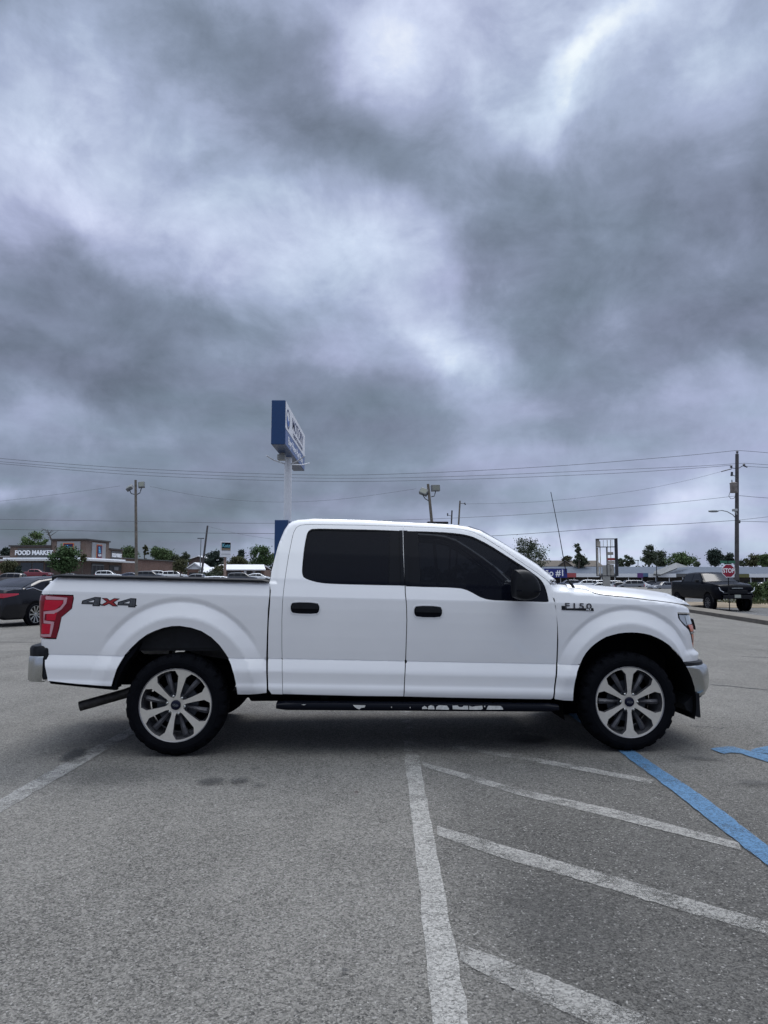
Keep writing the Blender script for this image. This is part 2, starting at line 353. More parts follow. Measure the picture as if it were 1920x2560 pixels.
T = {  # outlines on the side skin, (s, bz) in metres
 'bed': [(-1.21,1.341),(-0.256,1.346),(0.4,1.349),(0.733,1.349),(0.732,1.247),(0.722,1.135),(0.716,0.938),(0.711,0.739),(0.717,0.613),(0.723,0.51),(0.721,0.469),(0.657,0.46),(0.579,0.453),(0.488,0.452),(0.479,0.528),(0.46,0.612),(0.434,0.687),(0.391,0.769),(0.339,0.84),(0.274,0.902),(0.196,0.949),(0.115,0.974),(0.027,0.986),(-0.038,0.983),(-0.102,0.969),(-0.166,0.945),(-0.23,0.914),(-0.295,0.864),(-0.359,0.8),(-0.404,0.748),(-0.431,0.697),(-0.453,0.647),(-0.47,0.595),(-0.487,0.543),(-0.495,0.503),(-0.629,0.507),(-0.759,0.513),(-0.874,0.523),(-1,0.534),(-1.012,0.608),(-1.042,0.726),(-1.153,0.736),(-1.099,0.854),(-0.943,0.863),(-0.931,0.943),(-0.914,1.036),(-0.878,1.067),(-0.834,1.107),(-0.825,1.179),(-0.826,1.212),(-1.047,1.207)],
 'rdoor': [(1.816,0.458),(1.452,0.456),(1.074,0.459),(0.849,0.462),(0.843,0.595),(0.835,0.817),(0.833,1.044),(0.836,1.18),(0.844,1.301),(0.856,1.431),(0.871,1.564),(0.895,1.724),(0.906,1.777),(0.926,1.817),(0.957,1.837),(1.009,1.847),(1.448,1.853),(1.831,1.854),(1.829,1.605),(1.829,1.294),(1.838,1.187),(1.841,1.066),(1.837,0.913),(1.833,0.76),(1.823,0.613)],
 'rwin': [(1.004,1.393),(0.988,1.424),(0.986,1.473),(0.996,1.631),(1.009,1.728),(1.02,1.777),(1.038,1.8),(1.069,1.813),(1.289,1.816),(1.608,1.817),(1.825,1.814),(1.823,1.605),(1.824,1.448),(1.823,1.35),(1.602,1.349),(1.371,1.349),(1.202,1.351),(1.125,1.358),(1.063,1.372)],
 'rglass': [(1.004,1.399),(0.994,1.427),(0.992,1.473),(1.003,1.631),(1.015,1.728),(1.026,1.774),(1.044,1.794),(1.073,1.804),(1.289,1.807),(1.608,1.808),(1.724,1.808),(1.715,1.602),(1.709,1.445),(1.702,1.358),(1.54,1.357),(1.371,1.356),(1.202,1.358),(1.125,1.367),(1.063,1.381)],
 'fdoor': [(1.827,0.458),(1.834,0.613),(1.844,0.761),(1.847,0.913),(1.851,1.066),(1.848,1.188),(1.84,1.294),(1.84,1.605),(1.841,1.853),(2.093,1.85),(2.336,1.843),(2.431,1.822),(2.509,1.786),(2.646,1.698),(2.795,1.589),(2.943,1.486),(3.016,1.43),(3.046,1.396),(3.064,1.338),(3.075,1.261),(3.084,1.154),(3.089,1.016),(3.086,0.877),(3.082,0.737),(3.062,0.619),(3.047,0.507),(3.041,0.465),(3.026,0.455),(2.676,0.454),(2.214,0.455)],
 'fwin': [(1.844,1.813),(1.978,1.815),(2.091,1.814),(2.22,1.811),(2.332,1.802),(2.404,1.788),(2.443,1.774),(2.567,1.712),(2.717,1.612),(2.837,1.534),(2.925,1.47),(2.969,1.432),(2.995,1.39),(3.011,1.337),(3.019,1.275),(3.02,1.248),(2.998,1.243),(2.904,1.244),(2.685,1.246),(2.529,1.249),(2.467,1.264),(2.422,1.286),(2.377,1.311),(2.331,1.33),(2.284,1.34),(2.144,1.344),(1.989,1.343),(1.843,1.345),(1.84,1.448),(1.842,1.653)],
 'fglass': [(1.958,1.807),(2.09,1.806),(2.219,1.802),(2.328,1.794),(2.398,1.78),(2.436,1.766),(2.561,1.704),(2.712,1.604),(2.799,1.546),(2.794,1.503),(2.77,1.424),(2.739,1.248),(2.529,1.256),(2.471,1.272),(2.427,1.294),(2.382,1.319),(2.334,1.338),(2.288,1.347),(2.145,1.352),(1.961,1.35),(1.959,1.451),(1.957,1.641)],
 'fender': [(3.179,1.404),(3.369,1.396),(3.365,1.353),(3.419,1.323),(3.5,1.311),(3.712,1.296),(3.87,1.28),(4.135,1.258),(4.402,1.237),(4.542,1.164),(4.141,1.182),(4.143,1.136),(4.199,1.086),(4.27,1.045),(4.311,0.99),(4.36,0.927),(4.444,0.875),(4.394,0.85),(4.355,0.835),(4.508,0.817),(4.457,0.794),(4.301,0.779),(4.16,0.784),(4.126,0.818),(4.066,0.87),(4.013,0.913),(3.958,0.948),(3.906,0.973),(3.853,0.993),(3.801,1.003),(3.749,1.009),(3.696,1.01),(3.644,1.007),(3.591,1),(3.539,0.986),(3.486,0.97),(3.439,0.943),(3.392,0.91),(3.356,0.878),(3.32,0.836),(3.294,0.792),(3.269,0.735),(3.241,0.681),(3.223,0.616),(3.215,0.553),(3.209,0.503),(3.212,0.443),(3.131,0.446),(3.052,0.456),(3.055,0.51),(3.069,0.62),(3.09,0.738),(3.092,0.831),(3.094,0.934),(3.09,1.036),(3.083,1.118),(3.074,1.19),(3.06,1.251),(3.047,1.302),(3.036,1.343),(3.017,1.373)],
 'lampedge': [(4.141,1.179),(4.143,1.136),(4.199,1.086),(4.27,1.045),(4.311,0.99),(4.36,0.927)],
 'seam': [(3.365,1.353),(3.419,1.323),(3.5,1.311),(3.712,1.296),(3.87,1.28),(4.135,1.258),(4.402,1.237)],
 'tail': [(-1.047,1.204),(-0.833,1.204),(-0.825,1.188),(-0.833,1.137),(-0.856,1.1),(-0.914,1.053),(-0.922,1.016),(-0.929,0.961),(-0.939,0.896),(-0.953,0.869),(-1.09,0.866),(-1.062,0.994),(-1.044,1.114)],
 'tl_band': [(-1.046,1.185),(-1.046,1.201),(-0.869,1.191),(-0.876,1.145),(-0.911,1.099),(-0.942,1.075),(-0.96,1.07),(-0.968,1.061),(-1.043,1.059),(-1.049,1.008),(-0.967,0.998),(-0.974,0.951),(-0.993,0.879),(-1.093,0.878),(-1.098,0.896),(-1.002,0.9),(-0.994,0.98),(-1.055,0.985),(-1.055,1.077),(-0.965,1.09),(-0.925,1.112),(-0.9,1.145),(-0.898,1.172),(-1.036,1.172)],
 'tl_b1': [(-1.044,1.169),(-0.901,1.168),(-0.907,1.14),(-0.965,1.09),(-1.058,1.086)],
 'tl_b2': [(-1.028,1.059),(-0.964,1.068),(-0.946,1.075),(-0.96,1.01),(-1.03,1.009)],
 'tl_b3': [(-1.072,0.98),(-0.994,0.98),(-1,0.904),(-1.086,0.899)],
 'cabedge': [(0.745,1.352),(0.74,1.284),(0.734,1.163),(0.726,1.042),(0.723,0.891),(0.721,0.738),(0.727,0.593),(0.732,0.498),(0.759,0.459),(0.844,0.46)],
}
# ---------------------------------------------------------------- the white pickup's side surface (metres, truck frame: x forward from rear axle)
RAKE = 0.0225            # the truck stands a little nose-down
def interp(x, pts):
    if x <= pts[0][0]: return pts[0][1]
    for a, b in zip(pts, pts[1:]):
        if x <= b[0]: return a[1] + (b[1]-a[1])*(x-a[0])/(b[0]-a[0] or 1e-9)
    return pts[-1][1]
PROF = [(.42,-.040),(.445,-.018),(.47,-.007),(.50,-.002),(.52,-.003),(.545,-.010),(.58,-.010),(.643,-.006),(.690,-.020),(.734,-.036),(.7385,-.046),
        (.744,-.036),(.82,-.026),(.92,-.016),(1.05,-.007),(1.15,-.003),(1.239,-.003),(1.29,-.017),(1.349,-.034),(1.38,-.041),(1.60,-.125),(1.90,-.255)]
# plan curve of the front corner and rear corner, integrated once
def _plan():
    F = []; x, y, s = 3.90, -.985, 3.90; ds = .005
    while s < 5.6:
        th = min(80., 64.*((s-3.90)/.56)**1.25) if s > 3.90 else 0
        F.append((s, x, y, th)); t = math.radians(th)
        x += ds*math.cos(t); y += ds*math.sin(t); s += ds
    return F
PLAN = _plan()
def plan(s):
    if s <= 3.90 and s >= -1.02: return s, -.985, 0.
    if s > 3.90:
        i = min(len(PLAN)-2, int((s-3.90)/.005)); f = min(1., (s-3.90)/.005 - i); a, b = PLAN[i], PLAN[i+1]
        return a[1]+(b[1]-a[1])*f, a[2]+(b[2]-a[2])*f, math.radians(a[3]+(b[3]-a[3])*f)
    r = .10; a = min(math.pi/2, (-1.02-s)/r); e = max(0., (-1.02-s)-r*math.pi/2)
    return -1.02-r*math.sin(a), -.985+r*(1-math.cos(a))+e, -a
def sm(a, b, x):
    t = min(1., max(0., (x-a)/(b-a))); return t*t*(3-2*t)
ARCH = [(.02, .405, .56, .63), (3.683, .405, .50, .58)]
def flare(x, z):
    o = 0.
    for cx, cz, a, b in ARCH:
        dx, dz = (x-cx)/a, (z-cz)/b
        rho = math.hypot(dx, dz)
        if rho > 1.36: continue
        ang = abs(math.atan2(dx, dz))                      # 0 = straight up
        g = 1-sm(.75, 1.05, ang); low = 1-sm(1.15, 1.55, ang)
        groove = interp(rho, [(1.29,-.012),(1.35,0)]) if rho > 1.29 else interp(rho, [(1.0,0),(1.1,0),(1.29,-.012)])
        ramp = interp(rho, [(.9,.028),(1.0,.031),(1.10,.034),(1.29,0.)])
        o += groove*g + ramp*low
    return o
SHO = [(0,0),(.012,.004),(.025,.014),(.04,.036),(.055,.075),(.07,.125),(.09,.21),(.11,.30),(.14,.42)]
def B(s, bz, raw=False):
    """point on the side skin: s runs along the side and round the corners, bz is height in the raked body"""
    x, y, th = plan(s)
    z = bz - RAKE*(x-1.84)
    off = interp(bz, PROF) + flare(x, z)*math.cos(th)
    if not raw:
        if -2 < s < .79:
            d = BEDTOP - bz; r = .022
            if d < r: off -= r - math.sqrt(max(0., r*r-(r-max(d,0.))**2))
        elif s < 3.30 and bz > 1.30 and (s < 2.95 or bz > 1.42):
            d = interp(s, ROOFLINE) - bz; r = .05
            if d < r: off -= r - math.sqrt(max(0., r*r-(r-max(d,0.))**2))
        elif s >= 2.7:
            d = bz - interp(s, SHOULDER)
            if d > 0: k = sm(3.03, 3.16, s); off = off*(1-k) + k*(interp(interp(s, SHOULDER), PROF) + flare(x, z)*math.cos(th) - interp(d, SHO))
            if s > 4.0 : off -= .05*sm(1.0, 1.25, bz)*sm(4.0, 4.3, s)
    if s > 4.15 and bz < .88: k = .050*sm(4.17, 4.34, s)*(1-sm(.825, .872, bz)); x += k*math.sin(th); y -= k*math.cos(th)*.3
    if s < -.8: x += interp(bz, [(1.17, 0), (1.24, .018), (1.30, .055), (1.358, .105)])*sm(-.86, -1.06, s)     # the box leans forward above the lamp
    return x + off*math.sin(th), y - off*math.cos(th), z
BEDTOP = 1.358

# ================================================================ THE WHITE PICKUP
YAW = 2.9385
truck = thing('pickup_truck', (-1.706, 6.969, 0), R(YAW), label='white crew cab pickup truck with tinted windows filling the foreground, seen side on', cat='pickup truck')
def inset(poly, d):
    """shrink an outline by d"""
    n = len(poly); ar = sum(poly[i][0]*poly[(i+1) % n][1]-poly[(i+1) % n][0]*poly[i][1] for i in range(n)); sg = 1 if ar > 0 else -1; out = []
    for i in range(n):
        p, q, r = Vector(poly[i-1]), Vector(poly[i]), Vector(poly[(i+1) % n])
        a, b = (q-p), (r-q)
        if a.length < 1e-6 or b.length < 1e-6: out.append(tuple(q)); continue
        na = Vector((-a.y, a.x)).normalized()*sg; nb = Vector((-b.y, b.x)).normalized()*sg
        m = na+nb
        if m.length < .2: out.append(tuple(q+na*d)); continue
        m = m.normalized(); out.append(tuple(q+m*(d/max(.4, m.dot(na)))))
    return out
ZL = (.445, .50, .52, .545, .58, .643, .69, .722, .758, 1.224, 1.258, 1.349)
def both(o):
    mirror(o, truck); return o
# --- bed side with tail lamp cut-out
bedp = [(-1.06, 1.357), (.731, 1.358)] + T['bed'][4:39] + [(-1.02, .62), (-1.05, .735), (-1.17, .745), (-1.17, .862), (-.9532, .862)] + T['bed'][44:48] + [(-.822, 1.187), (-.8262, 1.2125), (-1.17, 1.2125), (-1.17, 1.30), (-1.13, 1.345)]
CREASE = [[(-1.15+i*.02, z) for i in range(300)] for z in (.733, .7385, .745, 1.2385, 1.2445)]
def rho_lines(k):
    cx, cz, a, b_ = ARCH[k]; out = []
    for rho in (1.035, 1.07, 1.10, 1.13, 1.17, 1.21, 1.25, 1.275, 1.29, 1.31, 1.33, 1.35, 1.365):
        l = []
        for i in range(-64, 65):
            t = R(i*1.45); x, z = cx+a*rho*math.sin(t), cz+b_*rho*math.cos(t)
            if z > .757-RAKE*(x-1.84): l.append((x, z+RAKE*(x-1.84)))
        out.append(l)
    return CREASE+out
both(panel('bed_side', inset(bedp, .0025), M['paint'], truck, B, zlines=ZL, step=.022, lines=rho_lines(0)))
# --- doors
wholeR = inset([(x+.0035, z) if x > 1.7 else (x, z) for x, z in T['rdoor']], .0018); wholeF = inset([(x-.0035, z) if x < 1.9 else (x, z) for x, z in T['fdoor']], .0018)
def door(outl, win, glass, m_glass, hx, hz):
    d = panel('door', outl, M['paint'], truck, B, lines=CREASE, holes=[rnd(win)], zlines=ZL, step=.022)
    tr = panel('window_trim', inset(rnd(win), -.001), M['black_gloss'], d, B, holes=[inset(rnd(glass), .002)], lift=-.007, rim=.01)
    panel('window', inset(rnd(glass), -.006), m_glass, d, B, lift=-.013, rim=0)
    e = (1.8315, 1.8268) if hx[0] < 1.5 else (1.8360, 1.8320)
    px = (1.80, e) if hx[0] < 1.5 else (1.868, e)
    panel('pillar_trim', [(px[0], 1.353), (e[0], 1.3505), (e[1], 1.60), (e[1]+.0012, 1.8165), (px[0], 1.8165)], M['black_gloss'], d, B, lift=.0025, rim=.003)
    # handle: a dark pocket and the pull bar over it
    (x0, z1), (x1, z0) = hx, hz; r = .022
    rr = [(x0+r, z0), (x1-r, z0), (x1, z0+r), (x1, z1-r), (x1-r, z1), (x0+r, z1), (x0, z1-r), (x0, z0+r)]
    hd = panel('door_handle', rnd(rr), M['black_gloss'], d, B, lift=.004, rim=.012, rs=.01)
    ring = panel('handle_recess', rnd(inset(rnd(rr), -.010)), M['paint'], d, B, holes=[inset(rnd(rr), -.002)], lift=.0035, rim=.004, rs=.01)
    bar = [(x0+.010, z0+.040), (x1-.010, z0+.040), (x1-.010, z1-.006), (x0+.010, z1-.006)]
    panel('handle_bar', rnd(rnd(bar)), M['black_plastic'], d, B, lift=.024, rim=.02, rs=.008)
    return d
def full_mirror(d):
    c = mirror(d, truck)
    for ch in [x for x in bpy.data.objects if x.parent == d]:
        k = ch.copy(); COL.objects.link(k); k.parent = c
        for g in [x for x in bpy.data.objects if x.parent == ch]: kk = g.copy(); COL.objects.link(kk); kk.parent = k
rd = door(wholeR, T['rwin'], T['rglass'], M['tint_glass'], (.904, 1.195), (1.133, 1.106)); full_mirror(rd)
fd = door(wholeF, T['fwin'], T['fglass'], M['tint_glass_front'], (1.907, 1.189), (2.133, 1.099)); full_mirror(fd)
# --- cab shell: corner behind the rear door, rail over the doors, windscreen pillar
seam_r = T['rdoor']; seam_f = T['fdoor']
top_r = [p for p in seam_r[3:18]]                      # bottom rear up and over to the centre pillar
top_f = [p for p in seam_f if p[1] > 1.37 and p[0] > 1.83]
top_f = sorted(top_f, key=lambda p: p[0])
cab = [(.844, .458), (.759, .459), (.732, .498)] + [(.727,.593),(.722,.739),(.723,.891),(.726,1.042),(.734,1.163),(.738,1.284)] + [(a, b-.0005) for a, b in ROOFLINE] + [(3.165, 1.400), (3.055, 1.395)] + [p for p in reversed(top_f) if p[1] > 1.40] + [p for p in reversed(top_r)]
cab = [p for i, p in enumerate(cab) if i == 0 or math.hypot(p[0]-cab[i-1][0], p[1]-cab[i-1][1]) > .004]
both(panel('cab_shell', inset(cab, .002), M['paint'], truck, B, lines=CREASE, zlines=ZL, step=.02, rs=.014))
# --- front fender
fen = ([(3.052, 1.392), (3.17, 1.394), (3.355, 1.386), (3.372, 1.352)] + T['fender'][3:8] + [(4.30, 1.247), (4.45, 1.238), (4.65, 1.228), (4.65, 1.168), (4.141, 1.180)] + T['fender'][11:15] +
       [(4.345, .93), (4.40, .875), (4.60, .868), (4.80, .868), (4.80, .748), (4.30, .752), (4.172, .757), (4.160, .784)] + T['fender'][23:60])
both(panel('fender', inset(fen, .003), M['paint'], truck, B, zlines=ZL, step=.022, lines=rho_lines(1)))
# dark seals in the joints
sb = MB()
for path in (T['rdoor'], T['fdoor']):
    pts = resample(path, .06); pts.append(pts[0])
    sb.tube([Vector(B(*p))+Vector((0, .016, 0)) for p in pts], .009, 5)
sb.tube([Vector(B(s, z))+Vector((.0, .03, 0)) for s, z in [(.735, 1.35), (.732, 1.2), (.722, 1.0), (.718, .74), (.722, .60), (.727, .47)]], .02, 6)
both(sb.build('door_seal', M['under'], truck))
# --- tail lamp
both_l = []
tl = panel('tail_lamp', inset([(-1.165, 1.2085), (-.826, 1.2085)] + T['bed'][48:43:-1][0:4] + [(-.948, .868), (-1.165, .866)], .002), M['lens_dark'], truck, B, lift=.003, rim=.02)
def wrap(pts, lim=-.985):   # let the pattern run on round the corner
    return [((-1.15 if p[0] < lim else p[0]), p[1]) for p in pts]
panel('light_guide', inset(T['tl_band'], .0005), M['lens_pink'], tl, B, lift=.005, rim=.003, rs=.01)
for k in ('tl_b1', 'tl_b2', 'tl_b3'): panel('red_reflector', T[k], M['lens_red'], tl, B, lift=.0045, rim=.003, rs=.01)
full_mirror(tl)
# --- tailgate, bed box, rails
b = MB(); W = .88
b.box(-1.105, -1.06, -W, W, .73, 1.30, .01); b.box(-1.06, -1.02, -W, W, 1.2, 1.385, .01); b.build('tailgate', M['paint'], truck)
b = MB(); b.box(-1.09, .68, -.86, .86, .82, .86)
for s in (-1, 1): b.box(-1.09, .68, s*.86-.015, s*.86+.015, .84, 1.37)
b.box(.66, .70, -.86, .86, .84, 1.37); b.build('bed_liner', M['black_plastic'], truck)
for sg in (-1, 1):
    b = MB(); rows = []
    for i in range(30):
        x = -1.0 + i*(1.725/29); e = .012 if i in (0, 29) else 0
        z = 1.358 - RAKE*(x-1.84) - .006
        rows.append([(x, sg*y, z+dz) for y, dz in ((.975, -.001), (.9755, .014-e), (.964, .023-e), (.90, .026-e), (.862, .022-e), (.852, -.01))])
    b.grid(rows); b.build('bed_rail_cap', M['black_plastic'], truck, smooth=40)
b = MB(); b.box(-1.05, -.99, -.86, .86, 1.39, 1.435, .008); b.build('tailgate_cap', M['black_plastic'], truck)
# --- roof, rear wall and windscreen from one set of cross rows
def row(i, crown, fx, n=24):
    s, z = ROOFLINE[i]; p = Vector(B(s, z-.0005)); r = []
    for k in range(n+1):
        t = -1+2*k/n; c = 1-abs(t)**2.4
        r.append((p.x+fx*c, -p.y*t*-1*-1 if False else p.y*-t, p.z+crown*c))
    return r
rl = len(ROOFLINE)
b = MB(); b.grid([row(i, .034*sm(8, 11, i) + .0, -.035*(1-sm(7, 10, i))) for i in range(0, 11)]); b.build('rear_wall', M['paint'], truck, smooth='all')
b = MB(); b.grid([row(i, .034, .10*sm(12, 14, i)) for i in range(10, 15)]); b.build('roof', M['paint'], truck, smooth='all')
b = MB(); b.grid([row(i, .034*(1-sm(14, 17, i)), .10+.03*sm(14, 19, i)) for i in range(14, rl)]); b.build('windshield', M['tint_glass_front'], truck, smooth='all')
b = MB(); b.grid([[tuple(Vector(p)+Vector((-.006, 0, .002))) for p in row(i, 0, -.035)[6:19]] for i in range(1, 6)]); b.build('rear_window', M['tint_glass'], truck, smooth='all')
b = MB()
p = B(2.16, interp(2.16, ROOFLINE)-.001); b.box(p[0]-.09, p[0]+.10, -.50, -.42, p[2]+.012, p[2]+.036, .008); b.build('clearance_lamp', M['black_gloss'], truck)
# --- hood
def xf(y):
    y = -abs(y)
    for a, c in zip(PLAN, PLAN[1:]):
        if c[2] >= y: return a[1]+(c[1]-a[1])*(y-a[2])/(c[2]-a[2]+1e-9)
    return PLAN[-1][1]
HZ = [(0, 1.16), (.015, 1.195), (.04, 1.226), (.08, 1.252), (.15, 1.272), (.25, 1.290), (.42, 1.315), (.6, 1.333), (.9, 1.353), (1.3, 1.372)]
seam = [Vector(B(3.30, 1.365)), Vector(B(3.372, 1.352))] + [Vector(B(*p)) for p in T['fender'][3:8]] + [Vector(B(4.30, 1.247)), Vector(B(4.45, 1.238)), Vector(B(4.62, 1.229))]
def seam_at(x): return interp(x, [(p.x, -p.y) for p in seam]), interp(x, [(p.x, p.z) for p in seam])
rows = []
for i in range(56):
    u = i/55; r = []
    for k in range(45):
        t = -1+2*k/44; x = 3.20
        for _ in range(4):
            ye, ze = seam_at(x); y = t*(ye-.004); x1 = xf(y)+.012 if abs(y) < .66 else xf(.66)+.012-(abs(y)-.66)*.9
            x1 = min(x1, xf(y)+.012); x = 3.22+(x1-3.22)*(1-(1-u)**1.25)
        df = max(0., xf(min(abs(y), .66))-x); z = interp(df, HZ)
        e = ye-abs(y)                                   # distance in from the seam
        z = max(min(z, ze + .002 + interp(e, [(0, 0), (.03, .020), (.10, .045), (.22, .070), (.32, .098), (.40, .105)])), 1.155)
        z -= .012*sm(.42, .30, abs(y)) if df > .2 else 0
        r.append((x, y, z))
    rows.append(r)
b = MB(); b.grid(rows); b.build('hood', M['paint'], truck, smooth='all')
b = MB(); b.box(3.03, 3.24, -.80, .80, 1.28, 1.335); b.build('cowl', M['black_plastic'], truck)
b = MB()
for s in (-1, 1): b.tube([(3.20, s*.55, 1.345), (3.05, s*.30, 1.385), (2.95, s*.02, 1.40)], .010, 6)
b.build('wiper', M['black_plastic'], truck)
# --- head lamp
lampo = [(4.141, 1.178), (4.62, 1.166), (4.80, 1.15), (4.80, .872), (4.41, .878), (4.352, .925)] + T['lampedge'][4:0:-1]
hl = panel('headlight', inset(lampo, .003), M['chrome_soft'], truck, B, lift=-.012, rim=0)
q = lambda l: [(a, c) for a, c in l]
panel('lamp_bezel', q([(4.145, 1.174), (4.40, 1.168), (4.40, 1.160), (4.158, 1.165), (4.156, 1.132), (4.215, 1.083), (4.285, 1.04), (4.33, .985), (4.375, .925), (4.355, .925), (4.312, .985), (4.268, 1.036), (4.2, 1.078), (4.147, 1.126)]), M['black_gloss'], hl, B, lift=.001, rim=.006, rs=.01)
panel('dark_reflector', q([(4.17, 1.150), (4.262, 1.150), (4.262, 1.075), (4.225, 1.085), (4.17, 1.125)]), M['chrome_soft'], hl, B, lift=-.004, rim=.003, rs=.01)
panel('chrome_reflector', q([(4.272, 1.150), (4.40, 1.150), (4.40, 1.085), (4.272, 1.085)]), M['pale_lens'], hl, B, lift=-.003, rim=.003, rs=.01)
panel('turn_signal', q([(4.285, 1.078), (4.40, 1.078), (4.42, 1.02), (4.32, 1.02)]), M['amber'], hl, B, lift=-.002, rim=.003, rs=.01)
panel('chrome_strip', q([(4.30, 1.016), (4.55, 1.020), (4.55, 1.004), (4.32, 1.002)]), M['chrome'], hl, B, lift=.001, rim=.004, rs=.01)
panel('side_marker', q([(4.335, .995), (4.44, .995), (4.46, .885), (4.40, .885), (4.362, .93)]), M['amber'], hl, B, lift=-.002, rim=.003, rs=.01, label='dull amber side marker')
panel('lamp_cover', q([(4.44, 1.12), (4.62, 1.12), (4.62, 1.03), (4.47, 1.03)]), M['black_gloss'], hl, B, lift=.012, rim=.01, rs=.01)
full_mirror(hl)
# --- grille (faces forward, seen only from the side)
g = panel('grille', [(4.82, 1.15), (5.20, 1.15), (5.20, .80), (4.82, .80)], M['black_gloss'], truck, B, lift=.0, rim=.02); mirror(g, truck)
for z in (.92, 1.05):
    g = panel('grille_bar', [(4.84, z-.03), (5.20, z-.03), (5.20, z+.03), (4.84, z+.03)], M['chrome'], truck, B, lift=.012, rim=.012); mirror(g, truck)
# --- front bumper, chrome, wraps the corner
def bump_loft(name, prof, s0, m, n=60, smooth=40):
    b = MB(); rows = []
    for i in range(n+1):
        r = []
        for j, (o, z) in enumerate(prof):
            s = s0(z) + (5.15-s0(z))*i/n; x, y, th = plan(s)
            f = sm(0, .10, i/n); oo = o*(.25+.75*f)
            r.append((x+oo*math.sin(th), min(y-oo*math.cos(th)*.35, .0), z-RAKE*(x-1.84)))
        rows.append(r)
    b.grid(rows); o = b.build(name, m, truck, smooth=smooth); mirror(o, truck); return o
s0 = lambda z: interp(z, [(.48, 4.27), (.56, 4.245), (.66, 4.22), (.74, 4.165)])
bump_loft('front_bumper', [(.02, .746), (.055, .742), (.085, .728), (.095, .71), (.105, .65), (.105, .60), (.095, .54), (.06, .487), (.02, .480)], s0, M['chrome_soft'], smooth='all')
bump_loft('bumper_gap', [(.0, .775), (.05, .765), (.055, .74), (.0, .738)], lambda z: 4.155, M['black_plastic'])
bump_loft('front_valance', [(.03, .484), (.035, .47), (-.03, .425), (-.06, .42)], lambda z: 4.27, M['black_plastic'])
b = MB(); b.prism([(4.165, .37), (4.27, .46), (4.30, .46), (4.305, .262), (4.285, .262), (4.19, .325)], -.90, -.55)
both(b.build('air_deflector', M['black_plastic'], truck))
# --- rear bumper
for sg in (-1,):
    def rb(prof, name, m, x0):
        b = MB(); rows = []
        pts = [(x0, -.955), (-1.08, -.958), (-1.13, -.945), (-1.165, -.915), (-1.19, -.86), (-1.215, -.7), (-1.235, -.4), (-1.24, 0)]
        for i in range(29):
            t = i/4; k = min(6, int(t)); f = t-k; x = pts[k][0]+(pts[k+1][0]-pts[k][0])*f; y = pts[k][1]+(pts[k+1][1]-pts[k][1])*f
            if t >= 7: x, y = pts[7]
            rows.append([(x-o*min(1, max(0, -(x+1.02)/.1)), y+(-o if x > -1.1 else 0), z) for o, z in prof])
        b.grid([r[::-1] for r in rows]); o = b.build(name, m, truck, smooth=45); mirror(o, truck)
    rb([(-.06, .59), (.0, .588), (.012, .60), (.012, .77), (.004, .788), (-.02, .792)], 'rear_bumper', M['chrome_soft'], -1.045)
    rb([(-.02, .790), (.004, .792), (.006, .845), (-.008, .866), (-.14, .872)], 'bumper_step_pad', M['black_plastic'], -1.04)
b = MB(); b.box(-1.052, -1.012, -.962, -.80, .605, .855, .01); both(b.build('bumper_end_cap', M['black_plastic'], truck))
b = MB(); b.prism([(-1.0, .600), (-.505, .556), (-.47, .556), (-.47, .520), (-.98, .574)], -.962, -.90); both(b.build('bed_edge_trim', M['under'], truck))
